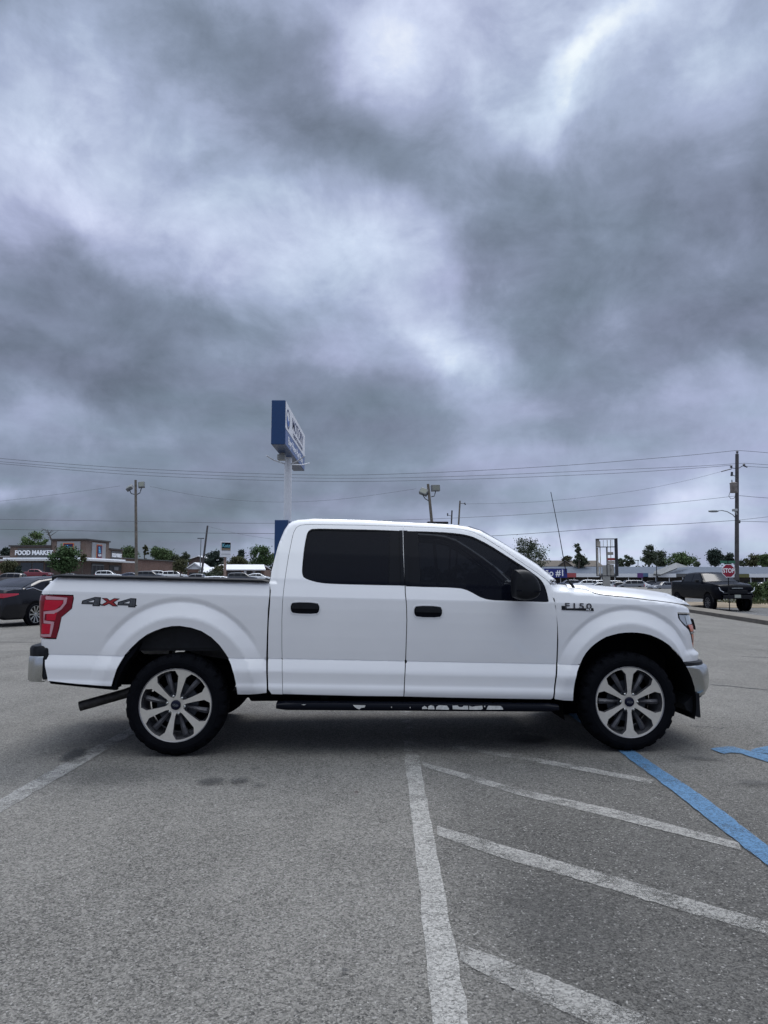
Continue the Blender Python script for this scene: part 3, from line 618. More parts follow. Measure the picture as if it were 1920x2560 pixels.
# --- wheels
def make_wheel(name, x, ang, steer=0., out=-.978):
    wh = thing(name, (x, out, .402)); wh.parent = truck; wh.rotation_euler = (0, ang, steer); wid = .275
    Rr = .402
    prof = [(.276, .022), (.286, .012), (.292, .004), (.300, .000), (.312, -.004), (.325, -.006), (.338, -.0075), (.342, -.004), (.352, -.0035), (.357, -.001), (.368, .003), (.380, .012), (.391, .026), (.3975, .044), (.400, .060), (.401, .075), (.402, .09), (.402, .105), (.402, .12), (.402, .1375)]
    prof = prof + [(r, wid-t) for r, t in prof[-2::-1]]
    n = 220
    def tread(r, t, a, j):
        k = int(a/(2*math.pi)*n+.5)
        if .352 < r <= .3805: return r - (.010 if (k % 10) >= 7 else 0)*(.5 if r < .37 else 1)
        if r > .3805:
            c = abs(t-wid/2)
            if c > .075: return r-(.013 if (k % 10) >= 7 else 0)
            return r-(.011 if ((k+(5 if t > wid/2 else 0)) % 10) in (0, 1) or .036 < c < .05 else 0)
        if .342 <= r <= .3525: return r + (.001 if (k*7) % 5 < 2 else 0)
        return r
    b = MB(); b.lathe(prof, n, mod=tread); b.build('tyre', M['rubber'], wh, smooth=28)
    # barrel
    b = MB(); b.lathe([(.290, .008), (.2865, .005), (.282, .009), (.277, .030), (.262, .10), (.252, .20), (.262, .262)], 64); b.build('rim_barrel', M['barrel'], wh, smooth=40)
    # machined face
    Ro = .2855; loops = []
    for i in range(6):
        c = math.pi/2 + math.pi/6*0 + i*math.pi/3 + math.pi/6; hw = []
        side = [(15.8, .945), (22.0, .80), (21.6, .50), (19.4, .30), (13., .235), (0, .215)]
        pl = [(-a, r) for a, r in side] + [(a, r) for a, r in side[-2::-1]] + [(8, .955), (0, .958), (-8, .955)]
        loops.append([(Ro*r*math.cos(c+R(a)), Ro*r*math.sin(c+R(a))) for a, r in pl])
    oc = [(Ro*math.cos(k*math.pi/60), Ro*math.sin(k*math.pi/60)) for k in range(120)]
    ic = [(.039*math.cos(k*math.pi/12), .039*math.sin(k*math.pi/12)) for k in range(24)]
    face = lambda x, z: (x, .012+.018*(1-min(1, math.hypot(x, z)/Ro))**1.3 - .0*z, z)
    panel('rim', oc, M['rim_face'], wh, face, holes=loops+[ic], step=.02, rim=.0, rs=.012)
    b = MB()   # dark thickness of the spokes behind the machined face
    for lp in loops:
        k = len(lp)
        b.add([face(*p) for p in lp]+[(p[0]*.985, face(*p)[1]+.045, p[1]*.985) for p in lp], [(i, (i+1) % k, k+(i+1) % k, k+i) for i in range(k)])
    # secondary dark spokes in the middle of each window
    for i in range(6):
        c = i*math.pi/3+math.pi/2+math.pi/6; ux, uz = math.cos(c), math.sin(c); vx, vz = -uz, ux
        sec = []
        for r, hw_, y in ((.075, .010, .050), (.12, .013, .038), (.19, .019, .034), (.245, .022, .044), (.266, .022, .060)):
            sec.append([(ux*r+vx*hw_, y+.014, uz*r+vz*hw_), (ux*r, y, uz*r), (ux*r-vx*hw_, y+.014, uz*r-vz*hw_)])
        b.grid(sec)
        b.grid([[q_, (q_[0], .085, q_[2])] for q_ in [s_[0] for s_ in sec]]); b.grid([[(q_[0], .085, q_[2]), q_] for q_ in [s_[2] for s_ in sec]])
    b.build('inner_spoke', M['rim_dark'], wh)
    b = MB(); b.lathe([(.0, .055), (.09, .055), (.095, .075), (.0, .08)], 24); b.lathe([(.0, .095), (.165, .095), (.168, .12), (.0, .125)], 40); b.build('brake_disc', M['dark_metal'], wh)
    b = MB(); b.lathe([(.0, .20), (.235, .20), (.24, .22), (0, .22)], 32); b.build('brake_shield', M['under'], wh)
    for i in range(6):
        c = i*math.pi/3+math.pi/2+math.pi/6
        b = MB(); b.lathe([(0, .018), (.007, .019), (.0105, .023), (.0115, .05), (0, .05)], 10, c=(.070*math.cos(c), 0, .070*math.sin(c))); b.build('lug_nut', M['chrome_soft'], wh, smooth=30)
    b = MB(); b.lathe([(0, .008), (.03, .009), (.037, .012), (.039, .018), (.039, .03)], 32); cp = b.build('hub_cap', M['blue_cap'], wh, smooth=50)
    b = MB(); b.lathe([(.0195, .0075), (.021, .0065), (.0225, .0075)], 32)
    b.v = [(v[0], v[1], v[2]*.45) for v in b.v]; b.build('oval_emblem', M['grey_metal'], wh)
    text_mesh('emblem_script', 'Ford', M['grey_metal'], wh, frame((0, .007, 0), (1, 0, 0), (0, 0, 1)), size=.014, ext=.0006, shear=.3)
    return wh
w1 = make_wheel('wheel', 0., R(12)); w2 = make_wheel('wheel', 3.683, R(1), 0.)
for wsrc in (w1, w2):
    c = copy_tree(wsrc, truck); c.location.y = .978; c.scale = (1, -1, 1)
# --- wheel housings
for cx, m_, a0, a1 in ((.02, mat('dusty_liner', (.13, .125, .125), .95, var=.4, vscale=4), 25, 118), (3.683, M['under'], -15, 195)):
    b = MB(); rows = []
    for i in range(25):
        a = R(a0+(a1-a0)*i/24); rr = .60 if cx < 1 else .56
        rows.append([(cx+rr*math.cos(a), y, .405+rr*1.02*math.sin(a)) for y in (-.965, -.60, -.42)])
    b.grid(rows); b.add(rows and [(r[2]) for r in rows]+[(cx, -.42, .75)], [(i, i+1, 25) for i in range(24)])
    both(b.build('wheel_liner', m_, truck, smooth='all'))
b = MB(); b.prism([(-.43, .77), (-.36, .84), (-.30, .88), (-.33, .82), (-.405, .72), (-.452, .62), (-.478, .53), (-.492, .53), (-.47, .66)], -.965, -.80); both(b.build('splash_flap', M['rubber'], truck))
# --- chassis
b = MB()
for s in (-1, 1):
    b.box(-1.0, 4.1, s*.46-.04, s*.46+.04, .50, .66)
b.box(-1.0, -.92, -.5, .5, .5, .64); b.box(.55, 2.6, -.80, -.48, .40, .70, .03); b.box(.75, 3.2, -.93, .93, .475, .60)
b.box(2.2, 3.5, -.35, .35, .30, .7); b.box(3.25, 4.15, -.60, .60, .45, 1.05)
b.tube([(0, -.85, .40), (0, .85, .40)], .045, 10); b.lathe([(0, -.14), (.10, -.12), (.15, 0), (.10, .12), (0, .14)], 16, c=(0, 0, .40))
b.tube([(3.683, -.85, .40), (3.683, .85, .40)], .04, 8); b.tube([(3.1, .2, .42), (.5, .25, .42), (-.2, .3, .50)], .04, 8)
for s in (-1, 1): b.box(-.62, .60, s*.56-.035, s*.56+.035, .40, .445)
b.tube([(-.45, -.50, .78), (-.02, -.56, .43)], .03, 8); b.box(3.40, 3.95, -.62, -.40, .30, .95)
b.tube([(.9, 0, .42), (3.0, 0, .45)], .045, 8)
b.build('chassis', M['under'], truck)
b = MB()
for s in (-1, 1): b.box(.76, 3.20, s*.90-.03, s*.90+.03, .50, 1.22); 
b.box(.76, 3.05, -.87, .87, .60, .66); b.box(.74, .78, -.90, .90, .60, 1.32); b.box(2.85, 3.1, -.86, .86, .66, 1.34, .05); b.box(3.05, 3.30, -.86, .86, .70, 1.28)
b.build('cab_interior', M['under'], truck)
b = MB(); b.tube([(-.835, -.715, .357), (-.70, -.69, .392), (-.50, -.655, .445), (-.35, -.60, .495), (-.2, -.55, .56)], .040, 20, cap=False)
b.tube([(-.832, -.7145, .358), (-.60, -.674, .418)], .036, 20); ex = b.build('exhaust_pipe', M['steel'], truck, smooth=60)
b = MB(); b.tube([(-.826, -.7135, .3595), (-.815, -.7115, .3625)], .0365, 20); b.build('pipe_bore', M['under'], ex)
# --- seats and wheel seen faintly through the front glass
for x, s in ((2.02, -.38), (2.02, .38), (1.10, -.38), (1.10, .38)):
    b = MB(); b.prism([(x, .70), (x-.14, 1.42), (x-.24, 1.42), (x-.14, .70)], s-.24, s+.24); b.box(x-.12, x+.38, s-.25, s+.25, .70, .84, .04); b.box(x-.25, x-.15, s-.13, s+.13, 1.44, 1.64, .04)
    b.build('seat', M['seat'], truck)
# --- mirror
b = MB()
mo = [(2.70, 1.478), (2.775, 1.484), (2.835, 1.462), (2.878, 1.405), (2.902, 1.345), (2.900, 1.292), (2.872, 1.255), (2.80, 1.234), (2.735, 1.240), (2.692, 1.262), (2.684, 1.32), (2.687, 1.42)]
mo = rnd(rnd(mo)); cx, cz = 2.79, 1.36; rows = []
for y, k in ((-1.045, .93), (-1.06, .985), (-1.09, 1.0), (-1.15, 1.0), (-1.19, .965), (-1.215, .88), (-1.23, .70), (-1.235, .3), (-1.235, .0)):
    rows.append([(cx+(x-cx)*k, y, cz+(z-cz)*k) for x, z in mo+mo[:1]])
b.grid([r[::-1] for r in rows]); b.add([(x, -1.045, z) for x, z in [(cx+(x-cx)*.93, cz+(z-cz)*.93) for x, z in mo]], [tuple(range(len(mo)))])
mr = b.build('side_mirror', M['black_plastic'], truck, smooth=50)
b = MB(); b.prism([(2.70, 1.322), (2.893, 1.312), (2.893, 1.300), (2.70, 1.310)], -1.232, -1.19); b.build('mirror_trim_line', M['black_gloss'], mr)
b = MB(); b.tube([(2.80, -.93, 1.33), (2.79, -1.0, 1.30), (2.79, -1.06, 1.30)], [.05, .035, .03], 10); b.build('mirror_arm', M['black_plastic'], mr)
full_mirror(mr)
# --- antenna
b = MB(); b.tube([(3.105, -.80, 2.154), (3.165, -.815, 1.80), (3.215, -.835, 1.45)], [.0028, .0032, .0042], 6); b.build('antenna', M['black_plastic'], truck)
b = MB(); b.tube([(3.215, -.862, 1.405), (3.232, -.885, 1.375), (3.252, -.915, 1.338)], [.007, .013, .011], 10); b.build('antenna_base', M['black_gloss'], truck, smooth=60)
# --- running board with peeled bare patches
b = MB()
rz = lambda x: .395 - .0135*(x-.8)
rows = []
for i in range(31):
    x = .80+2.28*i/30; e = 0 if 0 < i < 30 else .01
    rows.append([(x, y, rz(x)+dz) for y, dz in ((-.80, .0), (-.80, .034-e), (-.985, .034-e), (-1.01, .026-e), (-1.018, .012), (-1.018, -.012), (-1.008, -.028+e), (-.98, -.034+e), (-.80, -.03), (-.80, 0))])
b.grid(rows); b.add([rows[0][k] for k in range(9)], [tuple(range(9))]); b.add([rows[-1][k] for k in range(9)], [tuple(range(8, -1, -1))])
for x in (1.18, 2.2, 2.8): b.box(x-.03, x+.03, -.82, -.46, .36, .50)
rbd = b.build('running_board', M['black_gloss'], truck, smooth=40)
def patch(pts):
    b = MB(); b.prism([(x, rz(x)+dz) for x, dz in pts], -1.0215, -1.0185); b.build('bare_metal_patch', mat_bare, rbd)
mat_bare = mat('bare_aluminium', (.62, .62, .60), .35, .3, var=.2, vscale=40)
for pts in ([(1.41, .016), (1.51, .014), (1.505, -.002), (1.475, -.006), (1.462, -.018), (1.45, -.014), (1.43, -.004)],
            [(1.965, .002), (1.985, .012), (2.0, .004), (2.01, -.010), (1.965, -.012)], [(2.015, .010), (2.035, .018), (2.06, .012), (2.065, -.014), (2.012, -.014)],
            [(2.08, .006), (2.10, .018), (2.165, .016), (2.18, -.004), (2.18, -.016), (2.075, -.014)], [(2.21, .016), (2.25, .018), (2.265, .006), (2.29, .006), (2.30, .016), (2.335, .016), (2.338, -.014), (2.212, -.012)],
            [(2.345, .016), (2.37, .008), (2.40, .014), (2.45, .017), (2.455, -.006), (2.44, -.014), (2.346, -.014)], [(2.50, .017), (2.60, .016), (2.615, .004), (2.62, -.012), (2.485, -.014), (2.49, .0)],
            [(1.715, .004), (1.722, .004), (1.722, -.004), (1.716, -.003)], [(1.865, .004), (1.872, .003), (1.871, -.006), (1.866, -.005)], [(2.465, .016), (2.475, .016), (2.475, .006), (2.466, .008)], [(1.0, .016), (1.02, .018), (1.04, .017), (1.02, .012)]): patch(pts)
# --- badges
def bx(x, y): return (-.7602+(x-705)/475*.435, 1.203-(y-730)/98*.0803)
d4 = [(706, 803), (712, 770), (822, 731), (872, 733), (868, 795), (878, 797), (876, 806), (866, 806), (864, 821), (800, 820), (803, 804)]
d4f = [(716, 797), (720, 776), (824, 738), (864, 739), (859, 800), (857, 814), (808, 813), (812, 797)]
hole = [(762, 781), (815, 761), (811, 783)]
dx = [(876, 740), (925, 740), (950, 762), (985, 739), (1036, 742), (985, 779), (1022, 818), (975, 818), (943, 795), (905, 816), (866, 812), (920, 775)]
dxf = [(890, 745), (922, 745), (950, 769), (987, 745), (1020, 747), (974, 779), (1008, 812), (978, 812), (944, 787), (905, 810), (884, 808), (930, 775)]
d2 = lambda l: [((x-706)*.985+1014, y+4) for x, y in l]
bd = panel('decal', [bx(*p) for p in d4], M['black_gloss'], truck, B, holes=[[bx(*p) for p in hole]], lift=.0015, rim=0, rs=.012)
dm = mat('decal_grey', (.055, .06, .07), .5, var=.6, vscale=25); drd = mat('decal_red', (.25, .012, .016), .5, var=.3, vscale=30)
h2 = inset(hole, -6)
panel('decal_fill', [bx(*p) for p in d4f], dm, bd, B, holes=[[bx(*p) for p in h2]], lift=.003, rim=0, rs=.012)
panel('decal_outline', [bx(*p) for p in dx], M['black_gloss'], bd, B, lift=.0022, rim=0, rs=.012); panel('decal_fill', [bx(*p) for p in dxf], drd, bd, B, lift=.0035, rim=0, rs=.012, label='dark red letter x of the decal')
panel('decal_outline', [bx(*p) for p in d2(d4)], M['black_gloss'], bd, B, holes=[[bx(*p) for p in d2(hole)]], lift=.0015, rim=0, rs=.012)
panel('decal_fill', [bx(*p) for p in d2(d4f)], dm, bd, B, holes=[[bx(*p) for p in d2(h2)]], lift=.003, rim=0, rs=.012)
plate = [(3.125, 1.216), (3.155, 1.216), (3.156, 1.196), (3.390, 1.204), (3.394, 1.180), (3.125, 1.183)]
bp = panel('badge', plate, M['black_plastic'], truck, B, lift=.005, rim=.006, rs=.02)
c = Vector(B(3.262, 1.217)); cf = frame(c+Vector((0, -.008, 0)), (1, 0, -RAKE), (0, 0, 1))
text_mesh('badge_lettering', 'F150', mat('smoked_chrome_letter', (.09, .09, .10), .2, .5), bp, frame(c+Vector((.001, -.0045, -.0015)), (1, 0, -RAKE), (0, 0, 1)), size=.064, ext=.002, sx=1.50, bold=.0012, spacing=1.28)
c = Vector(B(3.350, 1.190)); text_mesh('badge_small_lettering', 'XLT', M['letter_white'], bp, frame(c+Vector((0, -.0065, 0)), (1, 0, -RAKE), (0, 0, 1)), size=.019, ext=.001, sx=1.3, bold=.0004)

# ================================================================ GROUND
def gz(x, y):
    """the land beyond the lot: rises gently to the left, falls a little to the right"""
    t = sm(38, 125, y); return t*max(-.9, min(1.9, .72-.0128*x))
def asphalt(name, base, dark, seed=0., crack=0.):
    m = bpy.data.materials.new(name); m.use_nodes = True; t = m.node_tree; n = N(t); b = t.nodes['Principled BSDF']
    g = n.new('ShaderNodeNewGeometry').outputs['Position']; g = n.vm('ADD', g, (seed, seed*.7, 0))
    vo = n.new('ShaderNodeTexVoronoi'); vo.inputs['Scale'].default_value = 140; n.put(vo.inputs['Vector'], g)
    vo2 = n.new('ShaderNodeTexVoronoi'); vo2.inputs['Scale'].default_value = 62; n.put(vo2.inputs['Vector'], n.vm('ADD', g, n.vm('SCALE', n.noise(g, 30, 2, .5, 0, 1), scale=.02)))
    sx = n.new('ShaderNodeSeparateXYZ'); n.put(sx.inputs[0], vo.outputs['Color']); sy = n.new('ShaderNodeSeparateXYZ'); n.put(sy.inputs[0], vo2.outputs['Color'])
    grain = n.m('MULTIPLY_ADD', n.m('SUBTRACT', sx.outputs[0], .5), .95, n.m('MULTIPLY', n.m('SUBTRACT', sy.outputs[0], .5), .38))
    grain = n.m('MULTIPLY_ADD', n.m('SUBTRACT', n.noise(g, 190, 3, .75), .5), 2.0, grain)
    blot = n.noise(g, .55, 6, .62); blot2 = n.noise(n.vm('MULTIPLY', g, (1, .35, 1)), 2.6, 5, .65, .4)
    k = n.m('MULTIPLY_ADD', n.m('SUBTRACT', blot, .5), .75, n.m('MULTIPLY', n.m('SUBTRACT', blot2, .5), .65))
    val = n.m('ADD', 1., n.m('ADD', grain, k))
    # slightly darker newer coat between the hatched lines, with a soft edge
    sp = n.new('ShaderNodeSeparateXYZ'); n.put(sp.inputs[0], n.new('ShaderNodeNewGeometry').outputs['Position'])
    e = n.m('MULTIPLY_ADD', n.m('SUBTRACT', n.noise(g, 1.2, 5, .6), .5), .35, sp.outputs[0])
    band = n.m('MULTIPLY', n.ramp(n.m('MULTIPLY', n.m('SUBTRACT', e, .12), 2.2), [(0., 0.), (1., 1.)]), n.ramp(n.m('MULTIPLY_ADD', sp.outputs[1], -.16, 1.25), [(0., 0.), (.6, 1.)]))
    col = n.mix(n.m('MULTIPLY', band, .85), base, dark)
    # bright aggregate chips and black pits
    chips = n.ramp(sx.outputs[1], [(.965, 0.), (.985, 1.)], 'LINEAR'); pits = n.ramp(sx.outputs[2], [(.90, 0.), (.97, 1.)])
    col = n.mix(1., col, n.vm('SCALE', (1., 1., 1.), scale=n.m('MAXIMUM', val, .18)), 'MULTIPLY')
    col = n.mix(n.m('MULTIPLY', chips, .75), col, (.36, .35, .33)); col = n.mix(n.m('MULTIPLY', pits, .55), col, (.03, .03, .033))
    n.put(b.inputs['Base Color'], col); b.inputs['Roughness'].default_value = .88; b.inputs['Specular IOR Level'].default_value = .25
    bm = n.new('ShaderNodeBump'); bm.inputs['Strength'].default_value = .9; bm.inputs['Distance'].default_value = .006
    n.put(bm.inputs['Height'], n.m('ADD', n.m('MULTIPLY', vo.outputs['Distance'], -.6), n.m('ADD', n.m('MULTIPLY', sy.outputs[0], .4), n.noise(g, 220, 2, .6))))
    t.links.new(bm.outputs[0], b.inputs['Normal']); return m
M['asphalt'] = asphalt('worn_asphalt', (.172, .165, .151), (.088, .085, .079))
M['street'] = asphalt('street_asphalt', (.12, .12, .12), (.12, .12, .12), 31.)
xs = [-900, -500, -300, -200, -150, -120, -100, -80, -60, -45, -30, -15, 0, 15, 30, 45, 60, 80, 100, 120, 150, 200, 300, 500, 900]
ys = [-200, -60, -20, 0, 10, 20, 30, 38, 45, 55, 65, 75, 85, 95, 105, 115, 125, 160, 220, 235]
b = MB(); b.grid([[(x, y, gz(x, y)) for x in xs] for y in ys]); b.build('parking_lot', M['asphalt'], kind='structure')
b = MB(); b.grid([[(x, y, gz(x, min(y, 235))) for x in xs] for y in (235, 400, 900, 3000)]); b.build('terrain', mat('far_grass', (.05, .062, .03), .95, var=.3, vscale=.05), kind='structure')
# markings: worn paint, missing where the stone has worn through
def paint(name, color, wear, cracks=.5, seed=0., wearx=None, nscale=14., top=.9):
    m = bpy.data.materials.new(name); m.use_nodes = True; t = m.node_tree; n = N(t); b = t.nodes['Principled BSDF']
    g0 = n.new('ShaderNodeNewGeometry').outputs['Position']; g = n.vm('ADD', g0, (seed, seed, 0))
    f = n.ramp(n.noise(g, 5., 4, .6), [(.3, 0.), (.7, 1.)])
    f = n.m('ADD', n.m('MULTIPLY', f, .35), n.m('ADD', n.m('MULTIPLY', n.noise(g, 55, 4, .7), .55), n.m('MULTIPLY', n.noise(g, 190, 3, .75), .85)))
    tr = n.new('ShaderNodeTexCoord').outputs['Generated']; sg = n.new('ShaderNodeSeparateXYZ'); n.put(sg.inputs[0], tr)
    if wearx: f = n.m('ADD', f, n.ramp(sg.outputs[wearx[0]], wearx[1]))
    fac = n.ramp(f, [(wear+.20, 0.), (wear+.36, top)])
    vc = n.new('ShaderNodeTexVoronoi', feature='DISTANCE_TO_EDGE'); vc.inputs['Scale'].default_value = nscale
    n.put(vc.inputs['Vector'], n.vm('ADD', g, n.vm('SCALE', n.noise(g, 18, 4, .6, 0, 1), scale=.11)))
    ck = n.ramp(vc.outputs['Distance'], [(.0, 0.), (.045, 1.)])
    fac = n.m('MULTIPLY', fac, n.mix(cracks, (1, 1, 1), ck))
    cv = n.ramp(n.noise(g, 60, 3, .6), [(.3, .80), (.7, 1.04)])
    vg = n.new('ShaderNodeTexVoronoi'); vg.inputs['Scale'].default_value = 120; n.put(vg.inputs['Vector'], g); sv = n.new('ShaderNodeSeparateXYZ'); n.put(sv.inputs[0], vg.outputs['Color'])
    cv = n.mix(1., cv, n.ramp(sv.outputs[0], [(0., .50), (.35, .88), (1., 1.18)]), 'MULTIPLY')
    n.put(b.inputs['Base Color'], n.mix(1., color, cv, 'MULTIPLY')); b.inputs['Roughness'].default_value = .8
    tp = n.new('ShaderNodeBsdfTransparent'); mx = n.new('ShaderNodeMixShader'); n.put(mx.inputs[0], fac)
    t.links.new(tp.outputs[0], mx.inputs[1]); t.links.new(b.outputs[0], mx.inputs[2]); t.links.new(mx.outputs[0], t.nodes['Material Output'].inputs[0]); return m
def ribbon(name, L, Rr, m, z=.004, jit=.006, seed=1):
    """a painted strip between two edge lines, with slightly ragged edges"""
    rg = random.Random(seed); n = 90; rows = []
    def along(P, t):
        d = [0]; 
        for a, c in zip(P, P[1:]): d.append(d[-1]+math.hypot(c[0]-a[0], c[1]-a[1]))
        s = t*d[-1]
        for i in range(len(P)-1):
            if s <= d[i+1] or i == len(P)-2: f = (s-d[i])/(d[i+1]-d[i]); return (P[i][0]+(P[i+1][0]-P[i][0])*f, P[i][1]+(P[i+1][1]-P[i][1])*f)
    for i in range(n+1):
        a, c = Vector(along(L, i/n)), Vector(along(Rr, i/n)); d = (c-a).normalized()
        a = a+d*rg.gauss(0, jit*.5); c = c+d*rg.gauss(0, jit*.5); rows.append([(*a.lerp(c, k/3), z) for k in range(4)])
    b = MB(); b.grid(rows); return b.build(name, m, kind='structure')
WH = (.36, .352, .330)
ribbon('road_marking', [(.170, 12.), (.170, 6.6), (.165, 4.8), (.165, 3.5), (.158, 2.9), (.150, 1.3)], [(.285, 12.), (.283, 6.6), (.276, 4.8), (.274, 3.5), (.274, 2.9), (.262, 1.3)], paint('worn_white_paint', WH, .60, .9, 0., (1, [(0., .28), (.35, .14), (.45, .02), (1., 0.)]), 26.))
ribbon('road_marking', [(.30, 6.72), (.65, 6.43), (1.113, 6.06), (1.905, 5.345)], [(.30, 6.56), (.63, 6.25), (1.085, 5.91), (1.84, 5.25)], paint('worn_white_paint_two', WH, .62, .6, 3., (0, [(0., -.04), (.45, .06), (.8, .16), (1., .14)]), top=.74), seed=2)
ribbon('road_marking', [(.298, 5.853), (.925, 5.10), (1.416, 4.664), (1.90, 4.10)], [(.303, 5.69), (.90, 4.95), (1.30, 4.56), (1.86, 3.99)], paint('worn_white_paint_three', WH, .62, .6, 7., (0, [(0., .09), (.3, .08), (.55, .08), (.8, .18), (1., .10)]), top=.74), seed=3)
ribbon('road_marking', [(.305, 4.36), (.617, 4.067), (1.097, 3.64), (1.405, 3.342), (1.8, 3.0)], [(.295, 4.21), (.567, 3.902), (.965, 3.56), (1.277, 3.274), (1.7, 2.92)], paint('worn_white_paint_four', WH, .61, .55, 11., (0, [(0., .12), (.25, .14), (.45, .06), (.7, .04), (1., -.03)]), top=.74), seed=4)
ribbon('road_marking', [(.30, 2.99), (.577, 2.759), (.828, 2.535), (1.20, 2.15), (1.7, 1.65)], [(.28, 2.86), (.47, 2.65), (.70, 2.44), (1.06, 2.07), (1.6, 1.55)], paint('worn_white_paint_five', WH, .63, .6, 17., (0, [(0., .05), (.25, .16), (.45, .0), (.6, .03), (1., .04)]), top=.74), seed=5)
BLUE = (.075, .185, .33)
ribbon('blue_bay_line', [(1.925, 9.), (1.922, 5.348), (1.915, 4.857), (1.900, 4.409), (1.888, 3.908), (1.87, 2.2)], [(2.064, 9.), (2.055, 5.602), (2.068, 5.119), (2.062, 4.623), (2.020, 4.023), (2.0, 2.2)], paint('blue_paint', BLUE, .42, .35, 5.), z=.008, seed=6)
ribbon('road_marking', [(-2.44, 1.5), (-2.44, 4.856), (-2.438, 5.706), (-2.40, 6.878), (-2.40, 9.)], [(-2.31, 1.5), (-2.30, 4.621), (-2.285, 5.507), (-2.27, 6.731), (-2.27, 9.)], paint('faded_white_paint', (.33, .325, .31), .50, .5, 23.), seed=7)
bl = paint('blue_symbol_paint', BLUE, .42, .35, 9.)
b = MB(); s1 = [(2.71, 6.293), (2.79, 6.346), (2.912, 6.392), (2.944, 6.383), (2.963, 6.303), (3.004, 6.209), (3.086, 6.092), (3.25, 5.93), (3.45, 5.85), (3.42, 5.70), (3.1, 5.75), (2.956, 5.86), (2.935, 5.937), (2.903, 6.042), (2.892, 6.124), (2.822, 6.157), (2.744, 6.115), (2.728, 6.16)]
b.add([(x, y, .008) for x, y in s1], [tuple(range(len(s1)-1, -1, -1))]); s2 = [(3.017, 6.243), (3.096, 6.313), (3.247, 6.403), (3.5, 6.5), (3.6, 6.3), (3.3, 6.2), (3.103, 6.125), (3.027, 6.175)]
b.add([(x, y, .008) for x, y in s2], [tuple(range(len(s2)-1, -1, -1))]); b.build('blue_bay_symbol', bl, kind='structure')
def stain(x, y, rx, ry, ang, color=(.035, .036, .038), a=.7, seed=0, ragged=.25):
    m = bpy.data.materials.new('oil_stain'); m.use_nodes = True; t = m.node_tree; n = N(t); bs = t.nodes['Principled BSDF']
    bs.inputs['Base Color'].default_value = (*color, 1); bs.inputs['Roughness'].default_value = .7
    g = n.new('ShaderNodeTexCoord').outputs['Object']; l = n.vm('LENGTH', n.vm('MULTIPLY', g, (1/rx, 1/ry, 0)))
    l = n.m('ADD', l, n.m('MULTIPLY', n.m('SUBTRACT', n.noise(g, 22, 5, .7), .5), ragged*2.4))
    f = n.m('MULTIPLY', n.ramp(l, [(.45, 1.), (.95, 0.)]), n.m('MULTIPLY', n.ramp(n.noise(g, 120, 3, .7), [(.3, .45), (.62, 1.)]), a))
    tp = n.new('ShaderNodeBsdfTransparent'); mx = n.new('ShaderNodeMixShader'); n.put(mx.inputs[0], f)
    t.links.new(tp.outputs[0], mx.inputs[1]); t.links.new(bs.outputs[0], mx.inputs[2]); t.links.new(mx.outputs[0], t.nodes['Material Output'].inputs[0])
    b = MB(); b.add([(-rx*1.3, -ry*1.3, 0), (rx*1.3, -ry*1.3, 0), (rx*1.3, ry*1.3, 0), (-rx*1.3, ry*1.3, 0)], [(0, 1, 2, 3)])
    o = b.build('oil_stain', m, kind='structure'); o.location = (x, y, .0125+seed*.0015); o.rotation_euler.z = ang
stain(-2.46, 6.03, .11, .30, R(8), a=.8); stain(-1.19, 5.27, .13, .13, R(-20), a=.6); stain(-.998, 5.285, .085, .10, 0, a=.6); stain(-.845, 5.17, .06, .07, 0, a=.35)
stain(-.137, 2.78, .017, .020, 0, a=.8); stain(-.178, 5.0, .022, .02, 0, (.07, .025, .02), a=.8); stain(1.27, 6.66, .26, .22, 0, (.02, .02, .02), a=.9, seed=1); stain(-.95, 5.62, .05, .06, 0, a=.3)
stain(2.55, 5.25, .16, .10, R(10), a=.4); stain(-2.0, 5.4, .5, .35, 0, a=.22, seed=2); stain(.72, 3.2, .35, .5, 0, a=.22, seed=1); stain(2.5, 5.95, .22, .08, R(-15), a=.35)
# crack line in the asphalt by the kerb
ck = mat('tar_crack', (.03, .03, .032), .8)
def crack(pts, wdt=.02):
    rg = random.Random(len(pts)); b = MB(); P = []
    for (x0, y0), (x1, y1) in zip(pts, pts[1:]):
        for k in range(10): f = k/10; P.append((x0+(x1-x0)*f+rg.gauss(0, .02), y0+(y1-y0)*f+rg.gauss(0, .03)))
    b.grid([[(x, y-wdt*(.3+rg.random()), .003), (x, y+wdt*(.3+rg.random()), .003)] for x, y in P]); b.build('crack', ck, kind='structure')
crack([(4.4, 10.1), (4.85, 9.75), (5.2, 9.2)], .03); crack([(6.6, 13.8), (7.4, 13.4), (8.6, 13.6)], .04); crack([(2.9, 7.3), (3.3, 7.2)], .01); crack([(-11, 17), (-8, 16.6), (-6, 17)], .03)
